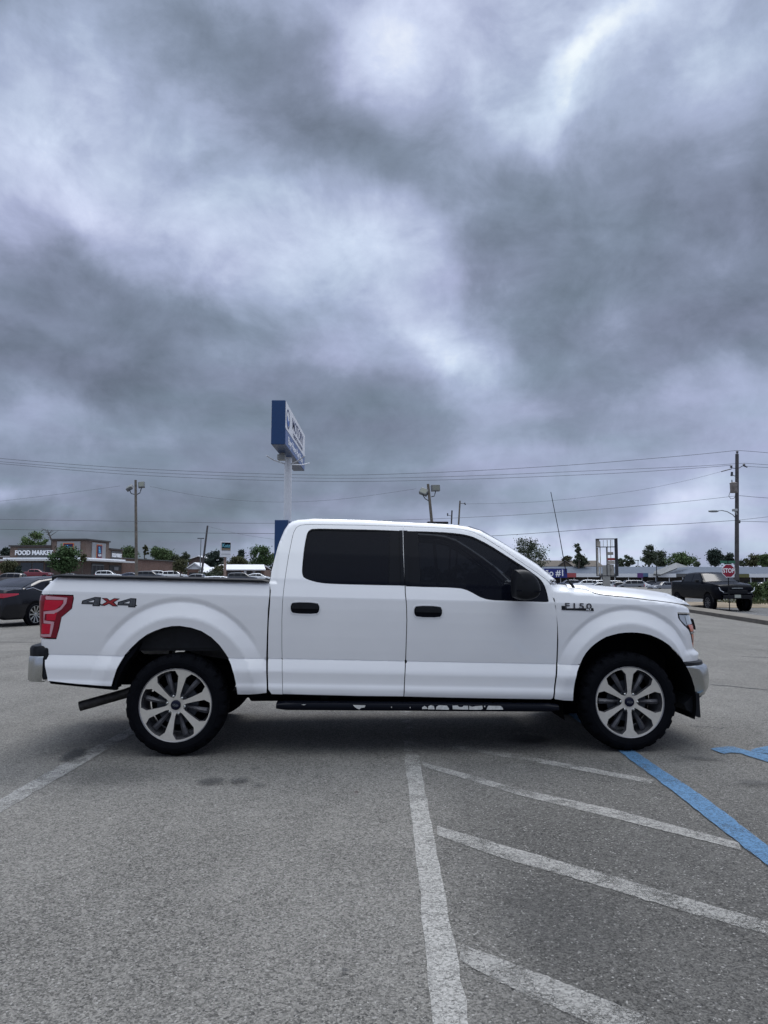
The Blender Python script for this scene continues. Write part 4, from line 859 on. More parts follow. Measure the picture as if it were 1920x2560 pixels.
# kerb and walk on the right, then the street
conc = mat('kerb_concrete', (.15, .135, .113), .9, var=.25, vscale=1.5, bump=.4, bscale=12)
kerb_x = lambda y: 13.19+(y-31.7)*.1405
b = MB(); rows = []
for i in range(60):
    y = 6+i*1.1; x = kerb_x(y) if y < 45 else kerb_x(45)+(y-45)*.1405
    rows.append([(x, y, -.02), (x+.005, y, .10), (x+.02, y, .135), (x+.05, y, .148), (x+.95, y, .152), (x+1.0, y, .14), (x+1.02, y, -.02)])
b.grid([r[1:][::-1] for r in rows]); b.build('kerb', conc, kind='structure', smooth=40)
b = MB(); b.grid([[(r[0][0]-.004, r[0][1], .132), (r[0][0]-.012, r[0][1], -.02)] for r in rows]); b.build('kerb_face', mat('darker_kerb_face', (.085, .075, .065), .9, var=.35, vscale=2), kind='structure')  # face coloured darker than the kerb top
b = MB(); b.grid([[(kerb_x(y)+1.05+k*2.4, y, .012+gz(20, y)) for k in range(7)] for y in range(6, 60, 3)]); b.build('street', M['street'], kind='structure')
dirt = mat('bare_dirt', (.22, .175, .12), .95, var=.35, vscale=1.2, bump=.6, bscale=6)
b = MB(); b.grid([[(x, y, .03+gz(x, y)+(.12 if 0 < i < 7 else 0)*(1 if 0 < j < 9 else 0)) for j, x in enumerate([15.2+1.6*k for k in range(10)])] for i, y in enumerate([37.5+.9*k for k in range(9)])]); b.build('dirt_verge', dirt, kind='structure', smooth='all')

# ================================================================ OTHER VEHICLES
PAINTS = {}
def carpaint(name, c, rough=.25):
    if name not in PAINTS: PAINTS[name] = mat(name+'_car_paint', c, rough, .15 if max(c) < .5 else 0, .5, .8)
    return PAINTS[name]
M['mid_rim'] = mat('grey_alloy_rim', (.30, .31, .33), .35, .7); M['tail_red'] = mat('tail_light_red', (.42, .012, .035), .2, 0, .5, .5)
M['head_clear'] = mat('head_light_clear', (.55, .58, .62), .15, .2); M['plate'] = mat('number_plate', (.28, .29, .27), .5)
SPECS = {
 'sedan': dict(L=4.85, W=1.84, zb=.20, deck=[(-2.42,.62),(-2.40,.90),(-2.33,1.04),(-2.1,1.09),(-1.6,1.10),(-.8,1.02),(.6,.98),(1.1,.98),(1.6,.90),(2.1,.80),(2.36,.68),(2.42,.55)],
      roof=[(-1.85,1.09),(-1.5,1.22),(-1.0,1.38),(-.4,1.45),(.1,1.455),(.45,1.41),(1.25,.97)], win=[(-1.50,-.25),(-.2,.98)], wx=(-1.33,1.45), wr=.34, hood=1.2),
 'suv': dict(L=4.7, W=1.88, zb=.26, deck=[(-2.34,.60),(-2.33,1.0),(-2.28,1.10),(-1.6,1.10),(.6,1.08),(1.2,1.08),(1.8,1.02),(2.2,.92),(2.34,.65)],
      roof=[(-2.32,1.10),(-2.12,1.55),(-1.9,1.66),(-1.0,1.72),(0.,1.72),(.4,1.66),(1.25,1.08)], win=[(-2.0,-1.25),(-1.2,-.2),(-.15,.85)], wx=(-1.40,1.42), wr=.37, hood=1.2),
 'van': dict(L=5.0, W=1.98, zb=.24, deck=[(-2.48,.60),(-2.47,1.0),(-2.42,1.14),(0,1.12),(1.2,1.10),(1.8,1.02),(2.3,.86),(2.48,.6)],
      roof=[(-2.44,1.14),(-2.30,1.6),(-2.1,1.72),(-1.0,1.78),(.3,1.76),(.7,1.68),(1.6,1.06)], win=[(-2.2,-1.2),(-1.15,-.1),(0.,1.0)], wx=(-1.50,1.55), wr=.35, hood=1.55),
 'pickup': dict(L=5.8, W=2.0, zb=.42, deck=[(-2.88,.72),(-2.87,1.20),(-2.84,1.38),(-1.2,1.38),(-1.1,1.34),(1.2,1.32),(1.5,1.33),(2.3,1.27),(2.75,1.18),(2.88,1.02),(2.92,.70)],
      roof=[(-1.22,1.36),(-1.10,1.77),(-.95,1.87),(-.2,1.91),(.4,1.89),(.65,1.83),(1.45,1.33)], win=[(-1.0,-.05),(.0,1.05)], wx=(-1.75,1.85), wr=.42, hood=1.5)}
def simple_wheel(par, x, y, r, rimr=None, spokes=10, rimm=None, tw=.21):
    sg = -1 if y < 0 else 1; wv = thing('wheel', (x, y, r)); wv.parent = par
    b = MB(); b.lathe([((rimr or r*.66)*.98, 0), ((rimr or r*.66)*1.05, sg*-.0), (r*.9, sg*.004), (r*.97, -sg*.02), (r, -sg*.05), (r, -sg*(tw-.02)), (r*.6, -sg*tw)], 28); b.build('tyre', M['rubber'], wv, smooth=40)
    rr = (rimr or r*.66); b = MB(); b.lathe([(rr, -sg*.005), (rr*.95, sg*.0), (rr*.90, -sg*.03), (rr*.86, -sg*.10), (0, -sg*.10)], 28)
    b.build('rim_barrel', M['rim_dark'], wv)
    b = MB()
    for k in range(spokes):
        a = 2*math.pi*k/spokes; ux, uz = math.cos(a), math.sin(a); vx, vz = -uz, ux
        b.add([(ux*.03+vx*.012, -sg*.02, uz*.03+vz*.012), (ux*rr*.93+vx*.030, -sg*.006, uz*rr*.93+vz*.030), (ux*rr*.93-vx*.022, -sg*.006, uz*rr*.93-vz*.022), (ux*.03-vx*.012, -sg*.02, uz*.03-vz*.012)], [(0, 1, 2, 3)])
    b.lathe([(rr, -sg*.003), (rr*.92, -sg*.004)], 28); b.lathe([(0, -sg*.012), (.05, -sg*.02), (.05, -sg*.05)], 12); b.build('rim', rimm or M['mid_rim'], wv)
    return wv
def car(kind, label, loc, rz, paint, cat='car', group=None, zs=1., detail=False, name=None, lift=0., rimm=None, spokes=10):
    S_ = SPECS[kind]; hwid = S_['W']/2; root = thing(name or {'sedan': 'parked_sedan', 'suv': 'parked_suv', 'van': 'parked_van', 'pickup': 'parked_pickup'}[kind], loc, rz, label=label, cat=cat, group=group)
    deck, roof, L = S_['deck'], S_['roof'], S_['L']; X0, X1 = deck[0][0], deck[-1][0]
    def hw(x):
        t = min(1., (x-X0)/.55, (X1-x)/.75); return hwid*(.80+.20*math.sin(max(0, t)*math.pi/2))
    zd = lambda x: interp(x, deck)+lift
    zr = lambda x: max(zd(x), interp(x, roof)+lift) if roof[0][0] <= x <= roof[-1][0] else zd(x)
    zb0 = S_['zb']+lift
    def side(x, z):  # half width of greenhouse at height z
        return hw(x)*.955-(z-zd(x))*.40
    nx = 90 if detail else 56; b = MB(); rows = []
    for i in range(nx+1):
        x = X0+(X1-X0)*i/nx; h = hw(x); d = zd(x); r = zr(x); dh = r-d; mz = zb0+(d-zb0)*.55; ed = .12*(1-min(1, (x-X0)/.15))+.25*(1-min(1, (X1-x)/.2))*1.
        half = [(h*.80, zb0+ed*.4), (h*.96, zb0+.05+ed*.4), (h, zb0+.16+ed*.3), (h*1.0, mz), (h*.985, d-.14), (h*.975, d-.05), (h*.955, d)]
        if dh > .03: half += [(side(x, d+dh*.5), d+dh*.5), (side(x, r-min(.06, dh*.3)), r-min(.06, dh*.3)), (max(.1, side(x, r)-.06), r), (side(x, r)*.5, r+.03)]
        else: half += [(h*.90, d+.015+dh), (h*.80, d+.03+dh), (h*.6, d+.04+dh), (h*.35, d+.05+dh)]
        rows.append([(x, -y, z) for y, z in half]+[(x, 0, half[-1][1]+.01)]+[(x, y, z) for y, z in reversed(half)])
    b.grid(rows); k = len(rows[0]); b.add(rows[0], [tuple(range(k))]); b.add(rows[-1], [tuple(range(k-1, -1, -1))])
    body = b.build('body', paint, root, smooth=38)
    G = M['car_glass']
    def strip(name, x0, x1, sg, zlo=.05, zhi=.075):
        b = MB(); rw = []
        for i in range(13):
            x = x0+(x1-x0)*i/12; lo = zd(x)+zlo; hi = max(lo+.001, zr(x)-zhi); rw.append([(x, sg*(side(x, z)+.008), z) for z in (lo, (lo+hi)/2, hi)])
        b.grid(rw if sg > 0 else [q[::-1] for q in rw]); b.build(name, G, root)
    for sg in (-1, 1):
        for x0, x1 in S_['win']: strip('side_window', x0, x1, sg)
    def glass(name, xa, xb, n=8):
        b = MB(); rw = []
        for i in range(n+1):
            x = xa+(xb-xa)*i/n; z = zr(x); r = side(x, z)-.09; dz = .014
            rw.append([(x, r*t, z+dz+.045*(1-abs(t)**2.2)*.8) for t in (-1, -.66, -.33, 0, .33, .66, 1)])
        b.grid(rw); b.build(name, G, root, smooth='all')
    glass('windshield', roof[-1][0]-.06, roof[-3][0]+.06); 
    if kind == 'sedan': glass('rear_window', roof[0][0]+.12, roof[2][0]+.05)
    elif kind == 'pickup': glass('rear_window', roof[0][0]+.02, roof[1][0])
    else:
        b = MB(); x = roof[0][0]; b.add([(x-.012, -hw(x)*.8, zd(x)+.06), (x-.012, hw(x)*.8, zd(x)+.06), (roof[1][0]-.03, hw(x)*.66, roof[1][1]+lift-.02), (roof[1][0]-.03, -hw(x)*.66, roof[1][1]+lift-.02)], [(0, 1, 2, 3)]); b.build('rear_window', G, root)
    for sg in (-1, 1):
        for x in S_['wx']:
            rr = S_['wr']*(1.06 if lift else 1); y = sg*(hw(x)+.012)
            b = MB(); b.lathe([(0, -.004*sg), (rr*1.16, -.004*sg), (rr*1.19, -.05*sg)], 32, c=(x, sg*hw(x)+.004*sg+ .004*sg, rr*1.04)); b.build('wheel_arch', M['under'], root)
            simple_wheel(root, x, y+.012*sg, rr, rimr=rr*(.80 if detail and not lift else .66), spokes=spokes, rimm=rimm, tw=.31 if lift else .21)
        # lamps wrap the corners
        def lamp(name, xa, xb, z0, z1, m_, inner):
            b = MB(); rw = []
            pts = [(xb+(xa-xb)*i/5, 1-i/5) for i in range(6)]
            rw = [[(x, sg*(hw(x)*1.0+.008), z0+(z1-z0)*.7*q_*(kind == 'sedan')), (x, sg*(hw(x)*.985+.010), z1)] for x, q_ in pts]
            e = X1 if xa > 0 else X0; o = .012 if xa > 0 else -.012
            for f in (1., .85, .7, inner): rw.append([(e+o, sg*hw(e)*f, z0), (e+o, sg*hw(e)*f, z1)])
            b.grid(rw); return b.build(name, m_, root)
        zf = zd(X1-.25); zk = zd(X0+.12)
        lamp('headlight', X1-.02, X1-.40, zf-.24, zf-.10, M['head_clear'] if not lift else M['black_gloss'], .55)
        if kind == 'sedan': lamp('taillight', X0+.02, X0+.42, zk-.20, zk-.07, M['tail_red'], .45)
        else: lamp('taillight', X0+.02, X0+.16, zk-.42, zk-.06, M['tail_red'], .78)
        x = S_['hood']-.55; b = MB(); b.box(x-.08, x+.08, sg*(hw(x)+.02)-.0 if sg > 0 else -(hw(x)+.20), (hw(x)+.20) if sg > 0 else -(hw(x)+.02), zd(x)+.02, zd(x)+.17, .03); b.build('side_mirror', paint if not detail else M['black_plastic'], root)
    b = MB(); b.box(X1-.005, X1+.03, -hwid*.52, hwid*.52, zd(X1-.1)-.36, zd(X1-.1)-.14, .01); b.build('grille', M['black_plastic'], root)
    b = MB(); b.box(X1-.06, X1+.035, -hwid*.74, hwid*.74, zb0+.06, zb0+.24, .02); b.build('bumper', M['black_plastic'] if kind in ('suv', 'pickup') else paint, root)
    b = MB(); b.box(X0-.022, X0-.008, -.26, .26, .86+lift if kind != 'sedan' else .80, 1.0+lift if kind != 'sedan' else .94); b.build('number_plate', M['plate'], root)
    return root
blk = mat('black_car_paint', (.0025, .003, .006), .2, 0, .05)
blk2 = mat('black_sedan_paint', (.004, .0045, .008), .14, 0, .45)
sed = car('sedan', 'black sedan with chrome trimmed windows at the left edge, behind the white pickup bed', (-10.98, 24.15, 0), R(71), blk2, name='sedan', detail=True, spokes=10, rimm=M['chrome_soft'])
b = MB(); b.tube([(-1.72, -.90, 1.09), (-1.42, -.862, 1.135), (-1.15, -.905, 1.045), (-.7, -.915, 1.01), (.9, -.905, .985)], .013, 5); b.build('chrome_trim', M['chrome'], sed)
b = MB(); b.box(-1.02, -.82, -.962, -.935, .85, .875, .006); b.box(-.05, .15, -.962, -.935, .85, .875, .006); b.build('door_handle', M['chrome'], sed)
gm = car('pickup', 'lifted black pickup truck facing the lot, bright windshield, in front of the stop sign', (15.70, 35.95, 0), R(-90), blk, cat='pickup truck', name='lifted_pickup', detail=True, lift=.20, rimm=M['rim_dark'])
gm.scale = (.99, .86, .84)
for sg in (-1, 1):
    b = MB(); b.tube([(2.885, sg*.92, 1.30), (2.925, sg*.86, 1.12), (2.93, sg*.70, 1.03)], .022, 6); b.build('running_light', M['head_clear'], gm)
b = MB(); b.box(2.93, 2.955, -.28, .28, 1.22, 1.265, .006); b.build('grille_badge', M['grey_metal'], gm)
b = MB(); b.box(2.95, 2.965, -.16, .16, .74, .90); b.build('front_plate', mat('pale_plate', (.35, .37, .33), .5), gm)
b = MB(); b.box(2.90, 2.95, -.75, .75, .96, 1.0, .01); b.build('chrome_bar', M['dark_metal'], gm)
for sg in (-1, 1):
    b = MB(); b.lathe([(.46, 0), (.52, .0), (.54, .06)], 24, c=(1.85, sg*1.0, .52)); b.build('fender_flare', M['black_plastic'], gm)
# rows of parked cars: kind, px centre, px of the roof, distance, heading, paint, label
white = carpaint('white', (.72, .74, .77)); red = carpaint('dark_red', (.17, .012, .025)); navy = carpaint('navy', (.03, .045, .10)); grey = carpaint('grey', (.14, .15, .17)); silver = carpaint('silver', (.42, .44, .46)); dgr = carpaint('charcoal', (.028, .032, .042)); tan_ = carpaint('dull_brown', (.09, .08, .075))
GL, GR = 'cars parked in front of the food market', 'cars parked in front of the strip mall'
rowsC = [
 ('pickup', 90, 1422, 118, 8, red, 'dark red pickup with a crew cab parked left of the food market tree', GL, .84),
 ('suv', 22, 1432, 92, 176, tan_, 'dull brown wagon roof peeking over the black sedan', GL, .9),
 ('sedan', 180, 1433, 118, 3, dgr, 'charcoal sedan just under the green tree by the market entrance', GL, .9),
 ('suv', 272, 1426, 138, 4, white, 'white suv with dark windows parked nearest the market entrance', GL, 1.),
 ('sedan', 330, 1431, 142, 2, navy, 'navy blue sedan left of the wooden flood light pole', GL, 1.),
 ('suv', 377, 1427, 132, 5, dgr, 'charcoal suv in front of a white one, right of the flood light pole', GL, 1.),
 ('suv', 402, 1426, 150, 4, white, 'white suv half hidden behind the charcoal suv', GL, 1.),
 ('suv', 438, 1427, 139, 4, white, 'white suv with a roof rack at the right end of the brick wall', GL, 1.),
 ('pickup', 492, 1433, 90, 178, grey, 'grey pickup cab seen over the bed rail below the leaning pole', GL, .82),
 ('van', 555, 1440, 75, 3, white, 'long white van roof just above the white pickup bed rail', GL, .78),
 ('suv', 607, 1431, 98, 4, dgr, 'very dark suv in front of the white roofed house', GL, .85),
 ('sedan', 645, 1433, 112, 4, white, 'white sedan behind the very dark suv', GL, .95),
 ('suv', 1420, 1449, 150, 180, navy, 'dark blue suv behind the base of the pickup antenna', GR, 1.),
 ('suv', 1462, 1449, 140, 176, white, 'white suv with a roof rack, leftmost of the white cars by the mall', GR, 1.),
 ('van', 1492, 1450, 150, 180, white, 'white van in the middle of the white cars by the mall', GR, .95),
 ('sedan', 1497, 1456, 122, 182, silver, 'pale silver sedan in front of the white van', GR, 1.),
 ('suv', 1525, 1451, 142, 180, white, 'white suv half hidden by the concrete sign post', GR, 1.),
 ('suv', 1542, 1455, 130, 180, dgr, 'charcoal suv just right of the concrete sign post', GR, .9),
 ('van', 1573, 1450, 130, 181, grey, 'dark grey minivan with a pale roof', GR, .98),
 ('van', 1594, 1450, 142, 2, white, 'white minivan facing right behind the dark grey minivan', GR, 1.),
 ('sedan', 1628, 1451, 160, 5, dgr, 'charcoal sedan under the purple shop sign', GR, 1.05),
 ('pickup', 1657, 1453, 104, 208, grey, 'grey pickup facing left, just left of the lifted black pickup', GR, .84),
 ('suv', 1905, 1455, 105, 178, silver, 'silver green suv behind the bush at the right edge', GR, .9)]
HGT = dict(sedan=1.50, suv=1.77, van=1.82, pickup=2.0)
for kind, u, vr, D_, hd, pt, lb, gp, sc in rowsC:
    p = at(u, vr, D_); c = car(kind, lb, (p.x, p.y, p.z-HGT[kind]*sc), R(hd), pt, cat={'pickup': 'pickup truck', 'van': 'van', 'suv': 'suv'}.get(kind, 'car'), group=gp); c.scale = (sc, sc, sc)

# ================================================================ BUILDINGS
def brick(name, c, c2, sc=1.):
    m = bpy.data.materials.new(name); m.use_nodes = True; t = m.node_tree; n = N(t); b = t.nodes['Principled BSDF']
    tc = n.new('ShaderNodeTexCoord').outputs['Object']; s = n.new('ShaderNodeSeparateXYZ'); n.put(s.inputs[0], tc); q = n.new('ShaderNodeCombineXYZ')
    n.put(q.inputs[0], n.m('ADD', s.outputs[0], s.outputs[1])); n.put(q.inputs[1], s.outputs[2])
    br = n.new('ShaderNodeTexBrick'); n.put(br.inputs['Vector'], q.outputs[0]); br.inputs['Scale'].default_value = 2.2*sc; br.inputs['Color1'].default_value = (*c, 1); br.inputs['Color2'].default_value = (*c2, 1)
    br.inputs['Mortar'].default_value = (.22, .20, .18, 1); br.inputs['Mortar Size'].default_value = .012; br.inputs['Row Height'].default_value = .18
    f = n.ramp(n.noise(tc, .7, 4, .6), [(.3, .82), (.7, 1.15)]); n.put(b.inputs['Base Color'], n.mix(1., br.outputs[0], f, 'MULTIPLY')); b.inputs['Roughness'].default_value = .9; return m
M['brick'] = brick('brown_brick', (.14, .090, .072), (.105, .070, .058)); M['brick_red'] = brick('red_brick', (.16, .085, .065), (.12, .065, .05))
M['panel_grey'] = mat('grey_wall_panel', (.085, .088, .092), .7, var=.08, vscale=.6); M['panel_pale'] = mat('pale_wall_panel', (.27, .28, .30), .6, var=.05)
M['canopy'] = mat('white_canopy_metal', (.60, .61, .62), .4); M['shop_glass'] = mat('shop_glass', (.045, .055, .075), .12, 0, .6); M['coping'] = mat('dark_coping', (.05, .045, .045), .6)
M['roof_white'] = mat('white_metal_roof', (.66, .67, .70), .5, var=.06, vscale=.8); M['roof_blue'] = mat('slate_blue_shingle', (.085, .105, .14), .9, var=.15, vscale=2, bump=.3, bscale=8); M['roof_pale'] = mat('pale_grey_shingle', (.22, .225, .23), .9, var=.12, vscale=2)
M['roof_brown'] = mat('brown_shingle', (.10, .085, .07), .9, var=.2, vscale=1.5); M['dark_void'] = mat('dark_shop_front', (.022, .024, .028), .5, var=.3, vscale=.7)  # near-black colour shared by doorways and window panes
M['orange'] = mat('sign_orange', (.62, .22, .05), .5); M['sign_red'] = mat('sign_dark_red', (.20, .008, .03), .4); M['sign_navy'] = mat('sign_navy', (.010, .016, .07), .35); M['sign_lblue'] = mat('sign_light_blue', (.10, .42, .75), .4)
# --- food market: x along its front (to the left), y away from the camera
C0 = Vector((-56.4, 140.0)); g0 = gz(C0.x, C0.y)-.1; ang = math.atan2(5.6, 51)
mk = thing('supermarket', (C0.x, C0.y, g0), -ang, label='brown brick food market with a pale corner tower and white canopy behind the parked cars', cat='supermarket')
Z = lambda z: z-g0
b = MB(); b.box(-15.2, -6.85, 0, 15, 0, Z(7.55)); b.box(-6.8, 0, 0, 9.2, 0, Z(8.75)); b.box(-.75, -.02, 9.2, 15.2, 0, Z(7.35)); b.build('wall', M['brick'], mk)
b = MB(); b.box(-13.6, -7.0, -.12, .0, Z(5.35), Z(7.25)); b.build('wall_panel', M['panel_grey'], mk); b = MB(); b.box(-.02, .10, 10.2, 14.4, Z(5.35), Z(7.1)); b.build('wall_panel', M['panel_grey'], mk)
b = MB(); b.box(-5.7, -1.05, -.14, .0, Z(5.3), Z(8.5)); b.build('tower_panel', M['panel_pale'], mk); b = MB(); b.box(.0, .14, 2.2, 7.6, Z(5.0), Z(8.45)); b.build('tower_panel', M['panel_pale'], mk)
b = MB()
for x0, x1, y0, y1, z in ((-15.45, -6.8, -.2, .35, 7.55), (-7.0, .2, -.25, .3, 8.75), (-.1, .25, .3, 9.4, 8.75), (-.5, .25, 9.4, 15.4, 7.35)): b.box(x0, x1, y0, y1, Z(z), Z(z)+.28)
b.build('coping', M['coping'], mk)
b = MB(); b.box(-17.3, .0, -2.0, .0, Z(4.80), Z(5.12)); b.box(.0, 1.9, -2.0, 17.5, Z(4.80), Z(5.12)); b.build('canopy', M['canopy'], mk)
b = MB(); b.box(-16., -7., -.9, -.15, Z(5.18), Z(5.42)); b.box(-5.9, .6, -.9, -.15, Z(5.18), Z(5.42)); b.box(.15, .8, -.2, 15., Z(5.18), Z(5.42)); b.build('canopy_upstand', M['letter_white'], mk)
for x0, x1 in ((-12.9, -10.7), (-10.5, -8.3)): b = MB(); b.box(x0, x1, -.05, .02, Z(2.2), Z(4.5)); b.build('window', M['shop_glass'], mk)
b = MB(); b.box(-7.9, -7.0, -.06, .02, Z(1.6), Z(4.5)); b.build('window', M['dark_void'], mk)
b = MB(); b.box(-.02, .06, 2.4, 7.0, 0, Z(4.5)); b.build('entrance', M['dark_void'], mk)
b = MB()
for y in (2.35, 3.9, 5.45, 7.0): b.box(.05, .14, y, y+.14, 0, Z(4.0))
b.box(.05, .14, 2.35, 7.14, Z(4.0), Z(4.2)); b.build('entrance_frame', M['grey_metal'], mk)
b = MB(); b.box(-.02, .06, 9.6, 14.6, Z(3.1), Z(4.2)); b.build('window', M['dark_void'], mk); b = MB(); b.box(.04, .1, 11.6, 13.4, Z(3.2), Z(3.9)); b.build('window', M['panel_pale'], mk)
text_mesh('lettering', 'FOOD MARKET', M['letter_white'], mk, frame((-10.25, -.20, Z(6.35)), (1, 0, 0), (0, 0, 1)), size=1.18, ext=.05, sx=.93, bold=.05)
text_mesh('lettering', 'FOOD MARKET', M['letter_white'], mk, frame((.22, 12.3, Z(6.2)), (0, 1, 0), (0, 0, 1)), size=1.05, ext=.05, sx=.58, bold=.02)
def logo(o, xd, h):
    s = 1 if xd[0] else 1; fr = lambda d: frame(Vector(o)+Vector(xd).cross(Vector((0, 0, 1)))*d, xd, (0, 0, 1))
    def pl(name, w0, w1, z0, z1, d, m_):
        b = MB(); b.box(w0, w1, z0, z1, 0, .05); ob = b.build(name, m_, mk); ob.matrix_local = fr(d); return ob
    k = h/2; pl('sign_border', -k*.80, k*.80, -k, k, .02, M['orange']); pl('sign_border', -k*.72, k*.72, -k*.93, k*.93, .05, M['sign_red']); pl('sign_field', -k*.60, k*.60, -k*.84, k*.84, .08, M['sign_navy'])
    for i in range(4):
        b = MB(); z = k*(.62-.22*i); x0 = -k*.45+i*k*.02; b.add([(x0, z-.10*k, 0), (k*(.0+.11*i), z-.10*k, 0), (k*(-.02+.11*i), z+.06*k, 0), (x0+.18*k, z+.06*k, 0)], [(0, 1, 2, 3)]); ob = b.build('emblem', M['sign_lblue'], mk); ob.matrix_local = fr(.15)
    text_mesh('sign_lettering', 'ALDI', M['letter_white'], mk, fr(.15) @ Matrix.Translation((0, -k*.52, 0)), size=k*.46, ext=.01, sx=.9 if s else 1, bold=.02)
logo((-3.35, -.16, Z(6.85)), (1, 0, 0), 2.7); logo((.16, 4.9, Z(6.75)), (0, 1, 0), 2.7)
ex = thing('brick_store', (C0.x, C0.y, g0), -ang, label='long low windowless brown brick building behind the wooden flood light pole', cat='building')
b = MB(); b.box(-20, -.75, 15.5, 51, 0, Z(5.75)); b.build('wall', M['brick_red'], ex); b = MB(); b.box(-20, -.5, 15.4, 51.2, Z(5.75), Z(5.95)); b.build('coping', M['panel_grey'], ex)
def house(name, label, u0, u1, v_ridge, v_eave, D, depth, wall, roofm, v_base=1450, gable='side', cat='house', wins=(), end=0.):
    p0 = at(u0, v_eave, D); p1 = at(u1, v_eave, D); w_ = p1.x-p0.x; zr_ = at(u0, v_ridge, D).z; zb_ = min(gz(p0.x, D)-.5, at(u0, v_base, D).z)
    h = thing(name, (p0.x, D, zb_), 0, label=label, cat=cat); E = p0.z-zb_; RZ = zr_-zb_
    if gable == 'side':
        b = MB(); b.box(0, w_, 0, depth, 0, E); b.prism([(0, E), (depth, E), (depth/2, RZ)], end, w_-end, axis='X'); b.build('wall', wall, h)
        b = MB(); o = .35
        for s_ in (0, 1):
            y0, y1 = (-.5, depth/2) if s_ == 0 else (depth+.5, depth/2)
            b.add([(-o, y0, E-.15), (w_+o, y0, E-.15), (w_+o-end, y1, RZ+.05), (-o+end, y1, RZ+.05), (-o, y0, E+.05), (w_+o, y0, E+.05), (w_+o-end, y1, RZ+.25), (-o+end, y1, RZ+.25)], [(0,1,2,3), (4,5,6,7), (0,1,5,4), (2,3,7,6), (1,2,6,5), (0,3,7,4)])
        b.build('roof', roofm, h)
    else:
        b = MB(); b.box(0, w_, 0, depth, 0, E); b.build('wall', wall, h); b = MB(); b.prism([(0, E), (w_, E), (w_/2, RZ)], .0, depth); b.build('gable', M['white_metal'] if gable == 'white' else wall, h)
        b = MB(); 
        for s_ in (0, 1):
            x0, x1 = (-.5, w_/2) if s_ == 0 else (w_+.5, w_/2)
            b.add([(x0, -.5, E-.2), (x1, -.5, RZ), (x1, depth, RZ), (x0, depth, E-.2), (x0, -.5, E+.05), (x1, -.5, RZ+.28), (x1, depth, RZ+.28), (x0, depth, E+.05)], [(0,1,2,3), (4,5,6,7), (0,1,5,4), (2,3,7,6), (1,2,6,5), (0,3,7,4)])
        b.build('roof', roofm, h)
    for a0, a1, z0, z1, m_ in wins:
        b = MB(); b.box(w_*a0, w_*a1, -.06, .02, E*z0, E*z1); b.build('window', m_, h)
    return h
house('brick_building', 'dark brown flat brick building at the far left edge behind the market', -60, 27, 1391, 1393, 150, 9, M['brick_red'], M['coping'], cat='building')
house('brick_hall', 'tall brown hall with a white roof behind the leaning dark pole', 472, 520, 1391, 1399, 215, 18, brick('hall_cladding', (.075, .045, .042), (.06, .04, .036)), M['roof_white'], cat='hall', gable='brick')
house('gabled_house', 'small brick house with a white gable left of the leaning dark pole', 468, 505, 1409, 1423, 160, 9, M['brick_red'], M['roof_white'], gable='white', wins=((.15, .65, .1, .75, M['dark_void']), (.78, .86, .0, .85, M['white_metal'])))
house('low_annex', 'low annex with a sloping white roof between the two houses', 503, 530, 1420, 1432, 158, 7, M['brick_red'], M['roof_white'])
lh = house('long_house', 'long low brick house with a white metal roof and white gable', 529, 661, 1413, 1424, 155, 9, M['brick_red'], M['roof_white'], end=1.2, wins=((.30, .56, .45, .9, M['dark_void']), (.615, .66, .3, .92, M['white_metal']), (.67, .76, .4, .9, M['dark_void']), (.78, .83, .3, .92, M['panel_pale']), (.85, .93, .3, .9, M['dark_void'])))
b = MB(); b.tube([(8.9, 3.0, 4.4+1.0), (9.35, 3.0, 6.4)], .12, 6); b.build('roof_vent', M['white_metal'], lh)
# --- strip mall on the right
DM = 160.; pl_ = at(1290, 1443, DM); pr_ = at(2100, 1443, DM); zf0 = at(1600, 1443, DM).z; zf1 = at(1600, 1434, DM).z; zrg = at(1600, 1415.5, DM).z; zbm = -1.2; Wm = pr_.x-pl_.x
ml = thing('strip_mall', (pl_.x, DM, zbm), 0, label='long strip mall with a slate blue shingle roof and white fascia behind the parked cars', cat='strip mall'); X = lambda u: at(u, 1443, DM).x-pl_.x
b = MB(); b.box(0, Wm, 3.2, 16, 0, zf1-zbm); b.build('wall', brick('mall_brick', (.10, .09, .085), (.085, .075, .07)), ml)
b = MB(); zz = zf1-zbm; b.add([(0, 0, zz), (Wm, 0, zz), (Wm, 7, zrg-zbm), (0, 7, zrg-zbm), (Wm, 16, zz), (0, 16, zz)], [(0, 1, 2, 3), (3, 2, 4, 5)]); b.build('roof', M['roof_blue'], ml)
for u0, u1 in ((1300, 1370), (1440, 1498), (1541, 1593), (1620, 1642), (1645, 1690), (1745, 1846), (1872, 2090)): b = MB(); b.box(X(u0), X(u1), -.12, .0, zf0-zbm, zf1-zbm); b.build('fascia', M['white_metal'], ml)
b = MB(); b.box(0, Wm, .02, .12, zf0-zbm+.1, zf1-zbm); b.build('soffit_beam', M['panel_grey'], ml)
for i, u in enumerate(range(1306, 2060, 26)):
    b = MB(); b.box(X(u), X(u+16), 3.12, 3.22, .35, 2.35+.2*(i % 3)); b.build('shop_window', M['dark_void'] if i % 3 else M['shop_glass'], ml)
b = MB()
for u in range(1300, 2090, 34): b.box(X(u)-.07, X(u)+.07, .2, .34, 0, zf0-zbm)
b.build('porch_post', M['white_metal'], ml)
b = MB(); GP = [at(u, v, Y_)-ml.location for u, v, Y_ in ((1634, 1434, 158), (1636, 1428, 158.5), (1690, 1406.5, 163), (1723, 1417, 165), (1694, 1419.5, 161), (1652, 1436, 158))]
